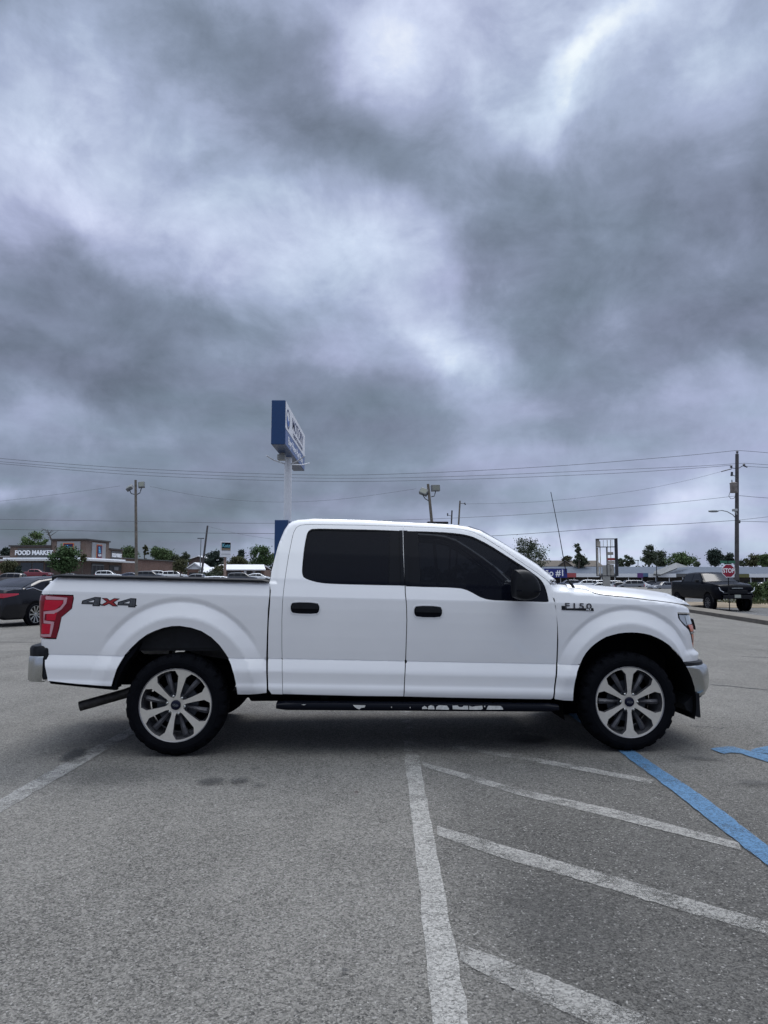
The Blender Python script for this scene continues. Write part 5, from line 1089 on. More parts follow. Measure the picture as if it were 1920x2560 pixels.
b.add(GP, [(0, 1, 5), (1, 2, 5), (2, 4, 5), (2, 3, 4)]); b.add([GP[0], GP[5], GP[5]+Vector((0, .3, -.4)), GP[0]+Vector((0, .3, -.4))], [(0, 1, 2, 3)]); b.add([GP[5], GP[4], GP[4]+Vector((0, .4, -.25)), GP[5]+Vector((0, .4, -.25))], [(0, 1, 2, 3)]); b.build('cross_gable', M['roof_pale'], ml)
b = MB(); b.box(X(1360), X(1417), -.4, -.2, zf0-zbm-.15, zf1-zbm+1.05); bs = b.build('blue_banner', mat('banner_blue', (.012, .022, .17), .5), ml)
text_mesh('banner_lettering', '\u00f1o #1', M['letter_white'], ml, frame((X(1386), -.44, zf0-zbm+.82), (1, 0, 0), (0, 0, 1)), size=1.9, ext=.02, sx=.92, bold=.035)
b = MB(); b.box(X(1417), X(1440), -.2, -.12, zf0-zbm-.05, zf1-zbm+.1); b.build('red_sign', mat('faded_red_sign', (.33, .06, .07), .5), ml)
b = MB(); b.box(X(1593), X(1607), -.2, -.12, zf0-zbm-.1, zf1-zbm+.12); b.build('purple_sign', mat('purple_sign', (.10, .035, .16), .5), ml); b = MB(); b.box(X(1607), X(1620), -.2, -.12, zf0-zbm+.1, zf1-zbm+.12); b.build('teal_sign', mat('teal_sign', (.06, .12, .22), .5), ml)
b = MB(); b.box(X(1846), X(1872), -.2, -.12, zf0-zbm, zf1-zbm-.1); b.build('olive_sign', mat('olive_sign', (.10, .10, .03), .5), ml)
bh = house('brown_roofed_building', 'long building with a brown roof and small front gable above the strip mall', 1340, 1505, 1402, 1416, 195, 12, M['panel_grey'], M['roof_brown'], cat='building', v_base=1455)
b = MB(); b.prism([(0, 0), (3.6, 0), (1.8, 1.35)], -1.2, 3.2); g_ = b.build('front_gable', M['roof_brown'], bh); g_.location = (at(1393, 1416, 195).x-at(1340, 1416, 195).x, 0, at(1400, 1416, 195).z-bh.location.z); 
b = MB(); b.tube([(-.3, -1.3, -.1), (1.8, -1.3, 1.5), (3.9, -1.3, -.1)], .16, 4); g2 = b.build('gable_trim', M['coping'], bh); g2.location = g_.location

# ================================================================ SIGNS
ps = thing('pylon_sign', (-4.36, 33.3, 0), 0, label='tall blue and white car dealer pylon sign on a white pole behind the pickup cab', cat='sign')
P3 = lambda z: z
zt, zb_, zw = 8.78, 6.92, 7.62
blue = mat('sign_blue', (.003, .036, .125), .35, var=.03); M['facewhite'] = mat('sign_face_white', (.70, .71, .74), .45)
b = MB(); b.tube([(0, 0, 0), (0, 0, 6.95)], .172, 24); b.build('pole', M['white_metal'], ps, smooth=40)
b = MB(); b.box(-.285, .285, -3.3, 4.2, zb_, zt, .025); b.build('cabinet', blue, ps)
for sg in (1, -1):
    b = MB(); x0, x1 = (.286, .296) if sg > 0 else (-.296, -.286); b.box(x0, x1, -3.24, 4.14, zw, zt-.03); b.build('sign_face', M['facewhite'], ps)
    b = MB(); b.box(x0, x1, -3.24, 4.14, zb_+.03, zw-.03); b.build('sign_band', mat('sign_band_blue', (.06, .11, .27), .4), ps)
letb = mat('sign_letter_blue', (.045, .06, .15), .5)
text_mesh('lettering', 'MOTORY', letb, ps, frame((.302, 1.15, 8.27), (0, 1, 0), (0, 0, 1)), size=.72, ext=.004, sx=1.45, bold=.004)
text_mesh('small_lettering', 'CREDIT SOLUTIONS', letb, ps, frame((.302, 1.15, 7.82), (0, 1, 0), (0, 0, 1)), size=.24, ext=.003, sx=1.75)
text_mesh('band_lettering', 'Buy Here Pay Here', M['letter_white'], ps, frame((.302, .45, 7.26), (0, 1, 0), (0, 0, 1)), size=.46, ext=.004, sx=1.55, bold=.006)
b = MB(); b.v = []; 
for k in range(32):
    a0, a1 = 2*math.pi*k/32, 2*math.pi*(k+1)/32; ro, ri = .42, .34
    b.add([(.303, -2.45+ro*1.25*math.cos(a0), 8.15+ro*math.sin(a0)), (.303, -2.45+ro*1.25*math.cos(a1), 8.15+ro*math.sin(a1)), (.303, -2.45+ri*1.25*math.cos(a1), 8.15+ri*math.sin(a1)), (.303, -2.45+ri*1.25*math.cos(a0), 8.15+ri*math.sin(a0))], [(0, 1, 2, 3)])
b.build('emblem_ring', letb, ps)
b = MB(); b.prism([(-2.85, 8.0), (-2.45, 7.82), (-2.08, 7.98), (-2.2, 8.16), (-2.5, 8.02), (-2.7, 8.25)], .30, .306, axis='X'); b.build('emblem_swoosh', mat('emblem_blue', (.05, .14, .42), .5), ps)
b = MB(); b.box(-.285, .285, -1.95, 3.0, 2.2, 3.92, .02); b.build('lower_cabinet', blue, ps)
for sg, ya in ((-1, -.9), (1, -.9), (1, 1.2)):
    b = MB(); b.tube([(sg*.15, ya*.1, 6.62), (sg*.55, ya*.6, 6.70), (sg*.85, ya, 6.86)], .028, 6); b.build('lamp_arm', M['white_metal'], ps)
b = MB(); b.box(-.32, .02, -1.3, -.9, 6.62, 6.86, .02); b.build('flood_lamp', mat('floodlamp_grey', (.25, .26, .26), .4), ps)
# stop sign
c = at(1821, 1427, 31.); st = thing('stop_sign', (c.x, c.y, gz(c.x, c.y)), 0, label='red octagonal stop sign with white letters by the windshield of the black lifted pickup', cat='stop sign'); hz = c.z-st.location.z
oc = lambda r: [(r*math.cos(R(22.5+45*k)), hz+r*math.sin(R(22.5+45*k))) for k in range(8)]
b = MB(); b.prism(oc(.295), -.012, .0); b.build('sign_border', M['letter_white'], st); b = MB(); b.prism(oc(.272), -.016, -.012); b.build('sign_plate', mat('stop_red', (.24, .006, .025), .4), st)
text_mesh('lettering', 'STOP', M['letter_white'], st, frame((0, -.02, hz), (1, 0, 0), (0, 0, 1)), size=.25, ext=.002, sx=.80, bold=.006)
b = MB(); b.tube([(0, .03, 0), (0, .03, hz+.42)], .022, 8); b.build('post', M['black_plastic'], st)
b = MB(); b.box(-.31, .31, .02, .04, hz+.31, hz+.42); b.build('street_name_plate', mat('faded_street_green', (.03, .13, .08), .5), st)
# white plastic box sign on the left
c = at(563, 1393, 108.); s2_ = thing('box_sign', (c.x, c.y, gz(c.x, c.y)), R(28), label='white box sign with black and teal panel on a rusty post', cat='sign'); h0 = c.z-s2_.location.z
b = MB(); b.box(-.72, .72, -.35, .35, h0, h0+2.25, .02); b.build('cabinet', M['white_metal'], s2_)
b = MB(); b.box(-.66, .66, -.375, -.352, h0+.98, h0+2.12); b.build('black_panel', M['black_gloss'], s2_); text_mesh('lettering', 'Kutz', mat('sign_teal', (.12, .36, .45), .5), s2_, frame((0, -.39, h0+1.66), (1, 0, 0), (0, 0, 1)), size=.72, ext=.005, sx=.85, bold=.02)
b = MB(); b.box(-.66, .66, -.385, -.376, h0+1.08, h0+1.24); b.build('tan_strip', mat('tan_strip', (.30, .24, .17), .6), s2_); b = MB(); b.box(-.66, .66, -.37, -.352, h0+.42, h0+.46); b.build('panel_joint', M['dark_metal'], s2_)
b = MB(); b.box(-.16, .16, -.16, .16, 0, h0, .02); b.build('post', mat('rusty_post', (.26, .19, .16), .8, var=.5, vscale=2), s2_)
# empty rusted sign frame on the right
c = at(1516, 1440, 62.); s3 = thing('empty_sign_frame', (c.x, c.y, gz(c.x, c.y)), R(-14), label='empty rusting sign frame with broken panels on a concrete post beyond the pickup hood', cat='sign frame'); h0 = c.z-s3.location.z; fm = mat('sign_frame_dark', (.018, .02, .028), .7, var=.4, vscale=4); rs_ = mat('streaked_sign_white', (.36, .34, .31), .8, var=.45, vscale=2.2)
w_, H_ = .80, 3.12
b = MB(); b.box(w_-.09, w_, -.17, .17, h0, h0+H_); b.box(-w_, -w_+.045, -.17, .17, h0, h0+H_-.02)
for z, t_ in ((0, .05), (2.38, .07), (H_-.06, .06)): b.box(-w_, w_, -.17, -.11, h0+z, h0+z+t_)
b.box(.02, .09, -.16, -.12, h0, h0+2.4); b.box(-w_, w_, .11, .17, h0+H_-.06, h0+H_); b.box(-w_, w_, .11, .17, h0, h0+.06); b.build('frame', fm, s3)
b = MB(); b.box(w_, w_+.16, -.17, .55, h0, h0+H_+.02); b.build('side_cover', fm, s3)
b = MB()
for x0, x1, z0, z1 in ((-w_+.05, -.50, 2.45, 3.05), (-.50, -.42, 0.05, 2.9), (-w_+.05, -.6, .05, 2.36), (.10, .16, .05, 3.0), (.36, .42, .6, 3.0), (-.2, -.17, 2.46, 3.0), (.02, .30, .9, 1.0), (.5, .53, 2.4, 3.0)): b.box(x0, x1, -.10, -.07, h0+z0, h0+z1)
b.box(.0, .62, .0, .03, h0+.05, h0+.95); b.box(.12, .6, -.02, .0, h0+1.75, h0+2.0); b.build('broken_panel', rs_, s3)
b = MB(); b.box(.1, w_-.1, -.14, -.10, h0+1.30, h0+1.50); b.build('red_panel', mat('faded_panel_red', (.25, .035, .035), .6), s3); b = MB(); b.box(.12, w_-.12, -.14, -.10, h0+.98, h0+1.27); b.build('white_panel', rs_, s3)
b = MB(); b.box(-.30, .30, -.14, .14, 0, h0+.9, .02); b.build('post', mat('concrete_post', (.27, .27, .26), .85, var=.25, vscale=2), s3)

# ================================================================ POLES AND WIRES
def flood(par, base, elbow, head, face, m_h, sz=(.62, .50, .30), roll=0.):
    b = MB(); p0, p1, p2 = Vector(base), Vector(elbow), Vector(head); b.tube([p0, p0.lerp(p1, .6), p1, p1.lerp(p2, .4), p2], .045, 6); b.build('lamp_bracket', M['dark_metal'], par)
    b = MB(); a, c_, d = sz; b.box(-a/2, a/2, -d/2, d/2, 0, c_, .03); hd = b.build('flood_lamp', m_h, par); hd.location = p2; hd.rotation_euler = face
    b = MB(); b.box(-a/2+.07, a/2-.07, -d/2-.012, -d/2-.002, .07, c_-.07); b.build('lamp_lens', M['lamp_glass'], hd)
fl = mat('flood_lamp_housing', (.15, .16, .17), .5)
def pole_thing(name, label, cat, u0, v0, u1, v1, D, r, m_, base_v=None):
    a, c_ = at(u1, v1, D), at(u0, v0, D); d = (c_-a); g = gz(a.x, D); bt = a - d*((a.z-g)/d.z); t = thing(name, bt, 0, label=label, cat=cat)
    b = MB(); b.tube([(0, 0, 0), tuple((c_-bt)*.5), tuple(c_-bt)], [r*1.25, r*1.1, r*.92], 12); b.build('pole', m_, t, smooth=50); return t, c_-bt
t, top = pole_thing('light_pole', 'weathered wooden pole with two flood lamps standing left of the dealer sign', 'light pole', 339, 1200, 341, 1430, 68, .12, M['wood'])
q = lambda u, v, D=68., o=None: tuple(at(u, v, D)-o.location)
flood(t, q(337, 1236, o=t), q(328, 1234, o=t), q(323, 1223, o=t), (R(-55), R(-28), R(-10)), fl, (.60, .58, .34)); flood(t, q(343, 1236, o=t), q(350, 1232, o=t), q(354, 1219, o=t), (R(-18), R(-6), R(8)), fl, (.58, .56, .30))
t, top = pole_thing('light_pole', 'leaning wooden pole with two big flood lamps behind the cab roof', 'light pole', 1070, 1210, 1080, 1310, 68, .13, M['wood'])
flood(t, q(1072, 1252, o=t), q(1063, 1247, o=t), q(1056, 1236, o=t), (R(-30), R(22), R(-25)), fl, (.78, .60, .40)); flood(t, q(1078, 1242, o=t), q(1086, 1240, o=t), q(1089, 1228, o=t), (R(-5), R(-2), R(12)), fl, (.80, .58, .40))
t, top = pole_thing('utility_pole', 'tall thin brown pole with a side insulator right of the leaning flood light pole', 'utility pole', 1150, 1252, 1146, 1320, 115, .13, M['wood'])
b = MB(); b.tube([q(1149, 1258, 115, t), q(1160, 1259, 115, t)], .05, 5); b.tube([q(1161, 1257, 115, t), q(1164, 1262, 115, t)], .12, 6); b.build('insulator', M['wire'], t)
t, top = pole_thing('utility_pole', 'short pole stub just above the cab roof, left of the brown pole', 'utility pole', 1130, 1276, 1128, 1320, 120, .13, M['wood_dark'])
b = MB(); b.tube([q(1128, 1290, 120, t), q(1121, 1288, 120, t)], .05, 5); b.tube([q(1119, 1283, 120, t), q(1119, 1290, 120, t)], .12, 6); b.build('insulator', M['wire'], t)
t, top = pole_thing('utility_pole', 'dark leaning pole between the food market and the box sign', 'utility pole', 519, 1314, 504, 1435, 100, .13, M['wood_dark'])
t, top = pole_thing('street_lamp', 'thin grey lamp post with a tiny cross bar left of the leaning dark pole', 'lamp post', 502.5, 1345, 500, 1435, 110, .07, M['grey_metal'])
b = MB(); b.box(-.5, .5, -.05, .05, top.z-.12, top.z); b.build('cross_bar', M['dark_metal'], t)
for (u, v0, v1, lb) in ((1595, 1400, 1420, 'tiny twin headed parking lamp far behind the strip mall roof, left one'), (1740, 1397, 1420, 'tiny single parking lamp far behind the mall roof near the gable')):
    t, top = pole_thing('street_lamp', lb, 'lamp post', u, v0, u, v1, 260, .12, M['dark_metal']); b = MB(); b.box(-.9, .5, -.1, .1, top.z-.25, top.z); b.build('lamp_head', M['dark_metal'], t)
t, top = pole_thing('street_lamp', 'thin dark pole in front of the pale gable of the strip mall', 'lamp post', 1641, 1415, 1642, 1460, 120, .08, M['dark_metal'])
t, top = pole_thing('utility_pole', 'tall dark utility pole with transformer and street lamp at the right edge', 'utility pole', 1842.5, 1135, 1842, 1440, 60, .145, M['wood_dark']); UP = t
Q = lambda u, v, dd=0.: tuple(at(u, v, 60+dd)-t.location)
b = MB(); b.lathe([(0, 0), (.27, .0), (.29, .03), (.29, .72), (.31, .74), (.31, .80), (.18, .86), (0, .88)], 20, axis='Z', c=tuple(Vector(Q(1835, 1232, -.45)))); b.build('transformer', mat('rusty_transformer', (.20, .18, .17), .7, .2, var=.45, vscale=3), t, smooth=40)
b = MB(); x, y, z = Q(1830, 1207, -.45); b.tube([(x, y, z), (x, y, z+.25)], [.07, .04], 8); b.build('bushing', M['grey_metal'], t)
b = MB(); b.tube([Q(1840, 1296), Q(1832, 1287, -.3), Q(1818, 1279, -.6), Q(1804, 1276, -.9), Q(1795, 1277, -1.)], .035, 6); b.build('lamp_arm', M['grey_metal'], t)
b = MB(); x, y, z = Q(1783, 1278, -1.05); b.lathe([(0, -.40), (.07, -.36), (.10, -.1), (.09, .25), (.04, .42), (0, .44)], 12, axis='X', c=(x, y, z)); b.build('lamp_head', M['grey_metal'], t, smooth=50)
b = MB(); b.box(*[w for w in (Q(1827, 1275)[0], Q(1838, 1275)[0], -.45, -.15)], Q(0, 1276)[2], Q(0, 1270)[2], .03); b.tube([Q(1837, 1276, -.2), Q(1842, 1286, -.1)], .07, 6); b.build('security_lamp', mat('security_lamp_grey', (.32, .33, .34), .5), t)
b = MB()
for (u, v) in ((1828, 1165), (1860, 1161), (1843, 1129)): x, y, z = Q(u, v); b.lathe([(.04, -.16), (.12, -.10), (.05, -.05), (.13, 0), (.05, .05), (0, .08)], 10, axis='Z', c=(x, y, z))
b.build('insulator', M['wire'], t)
b = MB(); b.tube([Q(1840, 1171), Q(1829, 1170), Q(1828, 1167)], .03, 5); b.tube([Q(1846, 1171), Q(1856, 1165), Q(1860, 1165)], .03, 5); b.tube([Q(1829, 1172), Q(1803, 1179)], .04, 5); b.tube([Q(1860, 1165), Q(1868, 1168)], .06, 5); b.build('bracket', M['dark_metal'], t)
b = MB(); b.tube([Q(1830, 1180), Q(1829, 1190)], .09, 6); b.tube([Q(1830, 1186), Q(1836, 1190), Q(1840, 1190)], .03, 5); b.build('fuse_cutout', M['dark_metal'], t)
b = MB(); b.tube([Q(1826, 1228, -.4), Q(1822, 1240, -.4), Q(1827, 1247, -.3), Q(1835, 1246, -.2), Q(1838, 1240)], .022, 5); b.build('drop_cable', M['wire'], t)
b = MB(); x, y, z = Q(1847, 1304); b.lathe([(0, -.1), (.14, -.08), (.14, .08), (0, .1)], 12, axis='X', c=(x, y, z)); b.build('cable_clamp', M['wire'], t)
def smooth_path(P, n=8):
    out = []
    for i in range(len(P)-1):
        a, b_, c_, d = P[max(i-1, 0)], P[i], P[i+1], P[min(i+2, len(P)-1)]
        for k in range(n):
            t = k/n; out.append(tuple(.5*((2*b_[j])+(-a[j]+c_[j])*t+(2*a[j]-5*b_[j]+4*c_[j]-d[j])*t*t+(-a[j]+3*b_[j]-3*c_[j]+d[j])*t**3) for j in range(2)))
    return out+[P[-1]]
WIRES = [
 ('topmost power line, from the top of the utility pole across to the left', [(-250, 1120), (0, 1146), (350, 1172), (764, 1187), (1042, 1183), (1389, 1165), (1690, 1141), (1843, 1126)], .022, 60),
 ('second power line from the top, running left from the utility pole arm', [(-250, 1132), (0, 1154), (350, 1180), (764, 1195), (1100, 1192), (1500, 1176), (1728, 1166), (1843, 1159), (1860, 1158)], .020, 61),
 ('third power line, close under the second one', [(-250, 1140), (0, 1159), (350, 1188), (764, 1203), (1100, 1200), (1500, 1185), (1728, 1171), (1828, 1163)], .020, 59),
 ('power line leaving the transformer height and dipping behind the cab roof', [(1838, 1240), (1730, 1252), (1560, 1268), (1417, 1279), (1280, 1288), (1157, 1294), (1000, 1300), (690, 1308), (376, 1304), (-200, 1295)], .018, 60),
 ('lowest thick communications cable, crossing behind the truck to the left edge', [(1838, 1301), (1700, 1310), (1560, 1325-8), (1200, 1341), (950, 1340), (690, 1334), (480, 1332), (0, 1323), (-200, 1318)], .024, 60),
 ('service wire rising from the left edge to the left flood light pole', [(-150, 1268), (0, 1253), (150, 1235), (300, 1215)], .014, 68),
 ('sagging service wire between the two flood light poles', [(375, 1216), (520, 1243), (683, 1255), (850, 1248), (1040, 1222)], .014, 68),
 ('thin wire rising right from the brown pole to the utility pole arm', [(1162, 1260), (1350, 1254), (1560, 1231), (1700, 1205), (1803, 1179)], .012, 62),
 ('wire falling right from the leaning dark pole', [(520, 1316), (600, 1335), (690, 1349), (800, 1362)], .016, 95),
 ('topmost wire right of the utility pole', [(1843, 1126), (1920, 1132), (2100, 1150)], .022, 60.3),
 ('upper arm wire right of the utility pole', [(1860, 1158), (1920, 1162), (2100, 1175)], .020, 60.3),
 ('lower arm wire right of the utility pole', [(1866, 1166), (1920, 1169), (2100, 1180)], .020, 60.3),
 ('mid height wire right of the utility pole at transformer level', [(1848, 1239), (1920, 1245), (2100, 1256)], .022, 60.3),
 ('rising cable right of the utility pole below the street lamp', [(1848, 1300), (1920, 1292), (2100, 1270)], .018, 60.3),
 ('lowest level cable right of the utility pole', [(1848, 1303), (1920, 1305), (2100, 1312)], .022, 60.3)]
for lb, P, r, D_ in WIRES:
    b = MB(); pts = [at(u, v, D_) for u, v in smooth_path(P)]; ext_ = lambda a, c: c+(c-a).normalized()*130+Vector((0, 0, 1.5))
    if P[0][0] < -100: pts.insert(0, ext_(pts[1], pts[0]))
    if P[-1][0] > 2050: pts.append(ext_(pts[-2], pts[-1]))
    pts = pts; o0 = pts[0]; b.tube([p-o0 for p in pts], r*.8, 5, cap=False); o = b.build('power_line', M['wire'], label=lb, cat='power line', group='overhead wires'); o.location = o0

# ================================================================ TREES
def leafmat(name, c, var=.35):
    m = mat(name, c, .8, 0, .25); t = m.node_tree; n = N(t); b = t.nodes['Principled BSDF']; oc_ = n.new('ShaderNodeTexCoord').outputs['Object']
    f = n.ramp(n.noise(oc_, .9, 3, .7), [(.3, 0.), (.7, 1.)]); t.links.new(n.mix(f, tuple(x*(1-var) for x in c), tuple(x*(1+var) for x in c)), b.inputs['Base Color'])
    b.inputs['Transmission Weight'].default_value = 0; return m
LM = {'dark': leafmat('dark_leaf', (.068, .085, .055)), 'mid': leafmat('mid_leaf', (.08, .12, .05)), 'light': leafmat('light_leaf', (.085, .13, .050)), 'pine': leafmat('pine_leaf', (.035, .052, .042)), 'olive': leafmat('olive_leaf', (.075, .080, .040)), 'red': leafmat('purple_leaf', (.035, .012, .016)), 'lit': leafmat('bright_leaf', (.055, .095, .038))}
M['bark'] = mat('bark', (.06, .05, .042), .9)
def tree(label, u, v_top, v_bot, wpx, D, leaf, shape='round', seed=1, dens=1., name='tree', cat='tree', lsz=None, trunk_v=None):
    rg = random.Random(seed); c_ = at(u, v_bot, D); H = (v_bot-v_top)*D/1850; W_ = wpx*D/1850; g = gz(c_.x, D)-.3; t = thing(name, (c_.x, D, g), 0, label=label, cat=cat)
    z0 = max(.4, c_.z-g) if trunk_v is None else c_.z-g; z0 = max(z0, .3); b = MB(); r = max(.10, .03*(H+z0)); ztop = z0+H*.80
    b.tube([(0, 0, 0), (rg.uniform(-.2, .2), 0, z0*.6), (rg.uniform(-.3, .3), 0, z0+H*.3), (rg.uniform(-.2, .2), 0, ztop)], [r, r*.8, r*.55, r*.12], 7)
    cl = []; n_c = int({'round': 26, 'sparse': 16, 'pine': 20, 'thin': 12, 'bush': 18, 'vase': 24}[shape]*dens)
    for k in range(n_c):
        a = rg.uniform(0, 2*math.pi); f = rg.random()
        if shape == 'pine': zz = z0+H*(.12+.86*f); rad = W_*.5*(1.02-f)**.8*rg.uniform(.35, 1)
        elif shape == 'thin': zz = z0+H*(.08+.9*f); rad = W_*.42*rg.uniform(.0, 1)
        elif shape == 'vase': zz = z0+H*(.15+.78*f); rad = W_*.5*(.35+.65*math.sin(math.pi*min(1, .25+.75*f)))*rg.uniform(.2, 1)
        else: zz = z0+H*(.10+.84*f); rad = W_*.5*math.sqrt(max(.05, 1-(2*f-1)**2*.8))*rg.uniform(.15, 1)
        p = Vector((rad*math.cos(a), rad*math.sin(a)*.8, zz)); cl.append((p, (W_*.13+H*.035)*rg.uniform(.7, 1.25)*(1. if shape != 'thin' else .8)))
        if k % 2 == 0 or shape in ('sparse', 'thin', 'vase'): zs_ = max(z0*.7, min(p.z-.25*rad-.2, ztop)); b.tube([(0, 0, zs_), (p.x*.5, p.y*.5, (zs_+p.z)/2+.1), tuple(p)], [r*.35, r*.22, r*.06], 5)
    b.build('trunk', M['bark'], t)
    ls = lsz or max(.14, D*.00125); b = MB(); tot = int(min(4200, 95*n_c*dens)); V = []; F = []
    for k in range(tot):
        p, rr = cl[k % len(cl)]; d = Vector((rg.gauss(0, 1), rg.gauss(0, 1), rg.gauss(0, .75))); q_ = p+d*rr*.55
        nrm = Vector((rg.gauss(0, 1), rg.gauss(0, 1), rg.gauss(.5, 1))).normalized(); x = nrm.orthogonal().normalized(); x.rotate(Matrix.Rotation(rg.uniform(0, 6.28), 3, nrm)); y = nrm.cross(x); s = ls*rg.uniform(.55, 1.25)
        V += [q_+x*s, q_+y*s*.6, q_-x*s, q_-y*s*.6]; m0 = 4*k; F.append((m0, m0+1, m0+2, m0+3))
    b.add(V, F); b.build('crown', LM[leaf], t); return t
T_ = [
 ('pale green loose tree rising behind the food market roof', 84, 1333, 1372, 62, 190, 'light', 'vase', 1.0), ('smaller pale tree right behind the one over the market roof', 108, 1350, 1374, 30, 195, 'light', 'sparse', .8),
 ('small dark round tree at the far left edge behind the brick building', 16, 1371, 1396, 34, 210, 'pine', 'round', 1.), ('dark green tree right of the food market behind the brick wall', 322, 1370, 1402, 50, 220, 'mid', 'round', 1.2),
 ('slender ragged tree sticking up right of the flood light pole', 363, 1365, 1402, 15, 215, 'olive', 'thin', 1.), ('broad green tree behind the right part of the brick wall', 400, 1370, 1402, 54, 215, 'mid', 'round', 1.4),
 ('low dark tree behind the end of the brick wall', 436, 1390, 1406, 44, 220, 'dark', 'round', 1.), ('tall dark tree between the brick wall and the brown hall', 464, 1379, 1412, 22, 205, 'dark', 'vase', 1.),
 ('dense dark evergreen left of the box sign', 537, 1377, 1424, 48, 200, 'pine', 'round', 1.7), ('dark pine with layered branches right of the box sign', 602, 1374, 1418, 30, 210, 'pine', 'pine', 1.2),
 ('brownish leafy tree under the pine behind the long house', 592, 1392, 1420, 44, 200, 'olive', 'round', 1.2), ('bright green broad tree behind the right end of the long house', 652, 1367, 1420, 66, 185, 'lit', 'round', 1.9), ('dark tree between the broad green tree and the blue sign', 686, 1386, 1425, 30, 190, 'dark', 'round', 1.),
 ('big round olive green tree right of the windshield pillar', 1322, 1346, 1440, 92, 150, 'dark', 'round', 2.), ('tall thin ragged tree right of the antenna', 1446, 1355, 1402, 22, 165, 'dark', 'thin', 1.3), ('low green tree at the foot of the thin ragged tree', 1452, 1391, 1416, 34, 166, 'dark', 'round', 1.),
 ('small bare topped shrub above the little brown gable', 1418, 1393, 1404, 26, 200, 'olive', 'sparse', .8), ('loose small tree left of the tallest tree behind the mall', 1570, 1389, 1418, 28, 215, 'dark', 'sparse', 1.), ('small tree at the right side of the empty sign frame', 1552, 1398, 1418, 18, 215, 'dark', 'sparse', 1.),
 ('tallest grey green tree behind the strip mall roof', 1624, 1364, 1418, 36, 200, 'dark', 'vase', 1.2), ('rounder tree touching the tallest one behind the mall', 1650, 1380, 1418, 44, 205, 'dark', 'round', 1.2), ('dark green wide tree behind the pale gable', 1702, 1385, 1420, 62, 200, 'mid', 'round', 1.8),
 ('little tree right of the wide dark green one', 1742, 1405, 1420, 16, 230, 'dark', 'sparse', 1.), ('round dark tree left of the utility pole', 1788, 1376, 1416, 42, 205, 'pine', 'round', 1.5), ('smaller round tree just left of the utility pole', 1824, 1384, 1416, 28, 210, 'pine', 'round', 1.),
 ('thin small tree just right of the utility pole', 1858, 1398, 1416, 22, 230, 'dark', 'sparse', .9), ('pale loose tree right of the utility pole at the edge', 1888, 1388, 1416, 40, 215, 'olive', 'vase', 1.1), ('green tree at the very right edge of the view', 1915, 1386, 1418, 36, 210, 'mid', 'round', 1.1)]
for i, (lb, u, v0, v1, wp, D_, lf, sh_, dn) in enumerate(T_): tree(lb, u, v0, v1, wp, D_, lf, sh_, seed=i+11, dens=dn)
tree('fresh green tree standing in front of the food market sign', 160, 1369, 1432, 68, 112, 'lit', 'round', 77, 2.2, lsz=.20)
tree('wide yellowish shrub in front of the left end of the market', 22, 1404, 1440, 50, 118, 'olive', 'bush', 78, 1.6, name='shrub', cat='shrub')
tree('low dark shrub between the yellowish shrub and the red pickup', 48, 1415, 1440, 16, 117, 'pine', 'bush', 79, 1., name='shrub', cat='shrub'); tree('sparse olive street tree at the right end of the brick wall', 452, 1397, 1432, 34, 135, 'olive', 'vase', 80, 1.)
tree('small yellow green bush in front of the long house', 547, 1413, 1440, 26, 120, 'olive', 'bush', 81, 1.1, name='shrub', cat='shrub'); tree('thin yellowish young tree near the market tower', 208, 1385, 1405, 14, 128, 'olive', 'sparse', 82, .9)
tree('dark purple leafed shrub just left of the cab corner', 690, 1412, 1450, 22, 118, 'red', 'bush', 83, 1.2, name='shrub', cat='shrub'); tree('dark green bush under the box sign post', 520, 1433, 1446, 60, 105, 'dark', 'bush', 84, 1.1, name='shrub', cat='shrub')
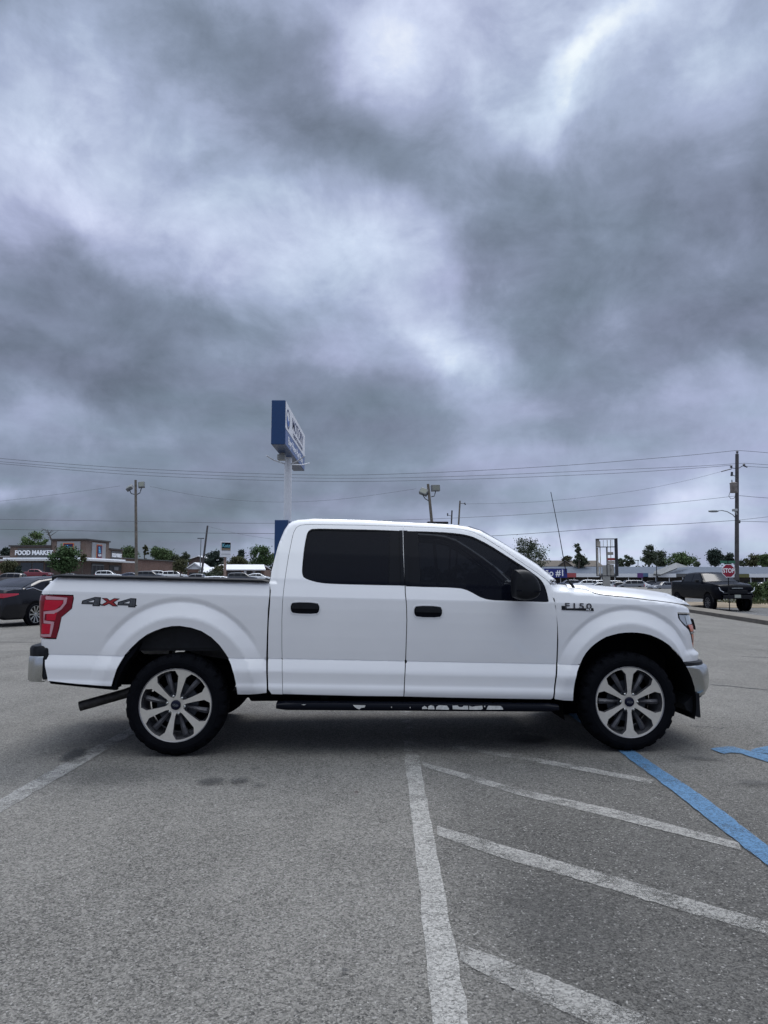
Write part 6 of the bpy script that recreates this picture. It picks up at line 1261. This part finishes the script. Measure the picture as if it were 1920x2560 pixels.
for k, (u, lb) in enumerate(((1893, 'green bush on the dirt verge right of the black pickup'), (1926, 'taller green bush cut by the right edge of the view'))): tree(lb, u, 1462-6*k, 1511, 44, 41.5+k*1.2, 'mid', 'bush', 90+k, 1.8, name='bush', cat='bush', lsz=.055)
# bare tree behind the market
rg = random.Random(5); c_ = at(130, 1352, 180); bt = thing('bare_tree', (c_.x, 180, gz(c_.x, 180)), 0, label='leafless dark tree behind the market tower', cat='tree'); b = MB(); h = c_.z-bt.location.z
b.tube([(0, 0, 0), (.0, 0, h), (-.8, 0, h+1.6), (-1.2, 0, h+2.8)], [.3, .2, .12, .04], 6)
for k in range(12): z = h+rg.uniform(-.2, 2.0); x = -.5*(z-h)*.8; s = rg.choice((-1, 1)); L_ = rg.uniform(.8, 2.2); b.tube([(x, 0, z), (x+s*L_*.5, rg.uniform(-.5, .5), z+L_*.45), (x+s*L_, 0, z+L_*.5+rg.uniform(0, .5))], [.07, .05, .025], 4)
b.build('trunk', M['bark'], bt)
# far wood that reads as one mass along the horizon
rg = random.Random(9); V, F = [], []
for k in range(15000):
    x = rg.uniform(-210, 230); yy = rg.uniform(242, 262); top = 3.2+1.6*math.sin(x*.09)+1.2*math.sin(x*.23+1)+.9*math.sin(x*.51)+2.0*(x < -60)
    z = gz(x, 235)+rg.random()**.9*(top+.6); p = Vector((x, yy, z)); n_ = Vector((rg.gauss(0, 1), rg.gauss(0, 1), rg.gauss(.4, 1))).normalized(); a = n_.orthogonal().normalized()*.62; c2 = n_.cross(a).normalized()*.45
    V += [p+a, p+c2, p-a, p-c2]; F.append((4*k, 4*k+1, 4*k+2, 4*k+3))
b = MB(); b.add(V, F); b.build('far_wood', LM['dark'], kind='stuff')
# low foliage on the verge
rg = random.Random(19); V, F = [], []
for k in range(2600):
    x = rg.uniform(19.0, 29); yy = rg.uniform(38.6, 44.5); z = .13+rg.random()**3*.28; p = Vector((x, yy, z+gz(x, yy))); a = Vector((rg.gauss(0, .05), rg.gauss(0, .03), .10)); c2 = Vector((.025, rg.gauss(0, .02), 0))
    V += [p+a, p+c2, p-a*.6, p-c2]; F.append((4*k, 4*k+1, 4*k+2, 4*k+3))
b = MB(); b.add(V, F); b.build('verge_grass', LM['olive'], kind='stuff')
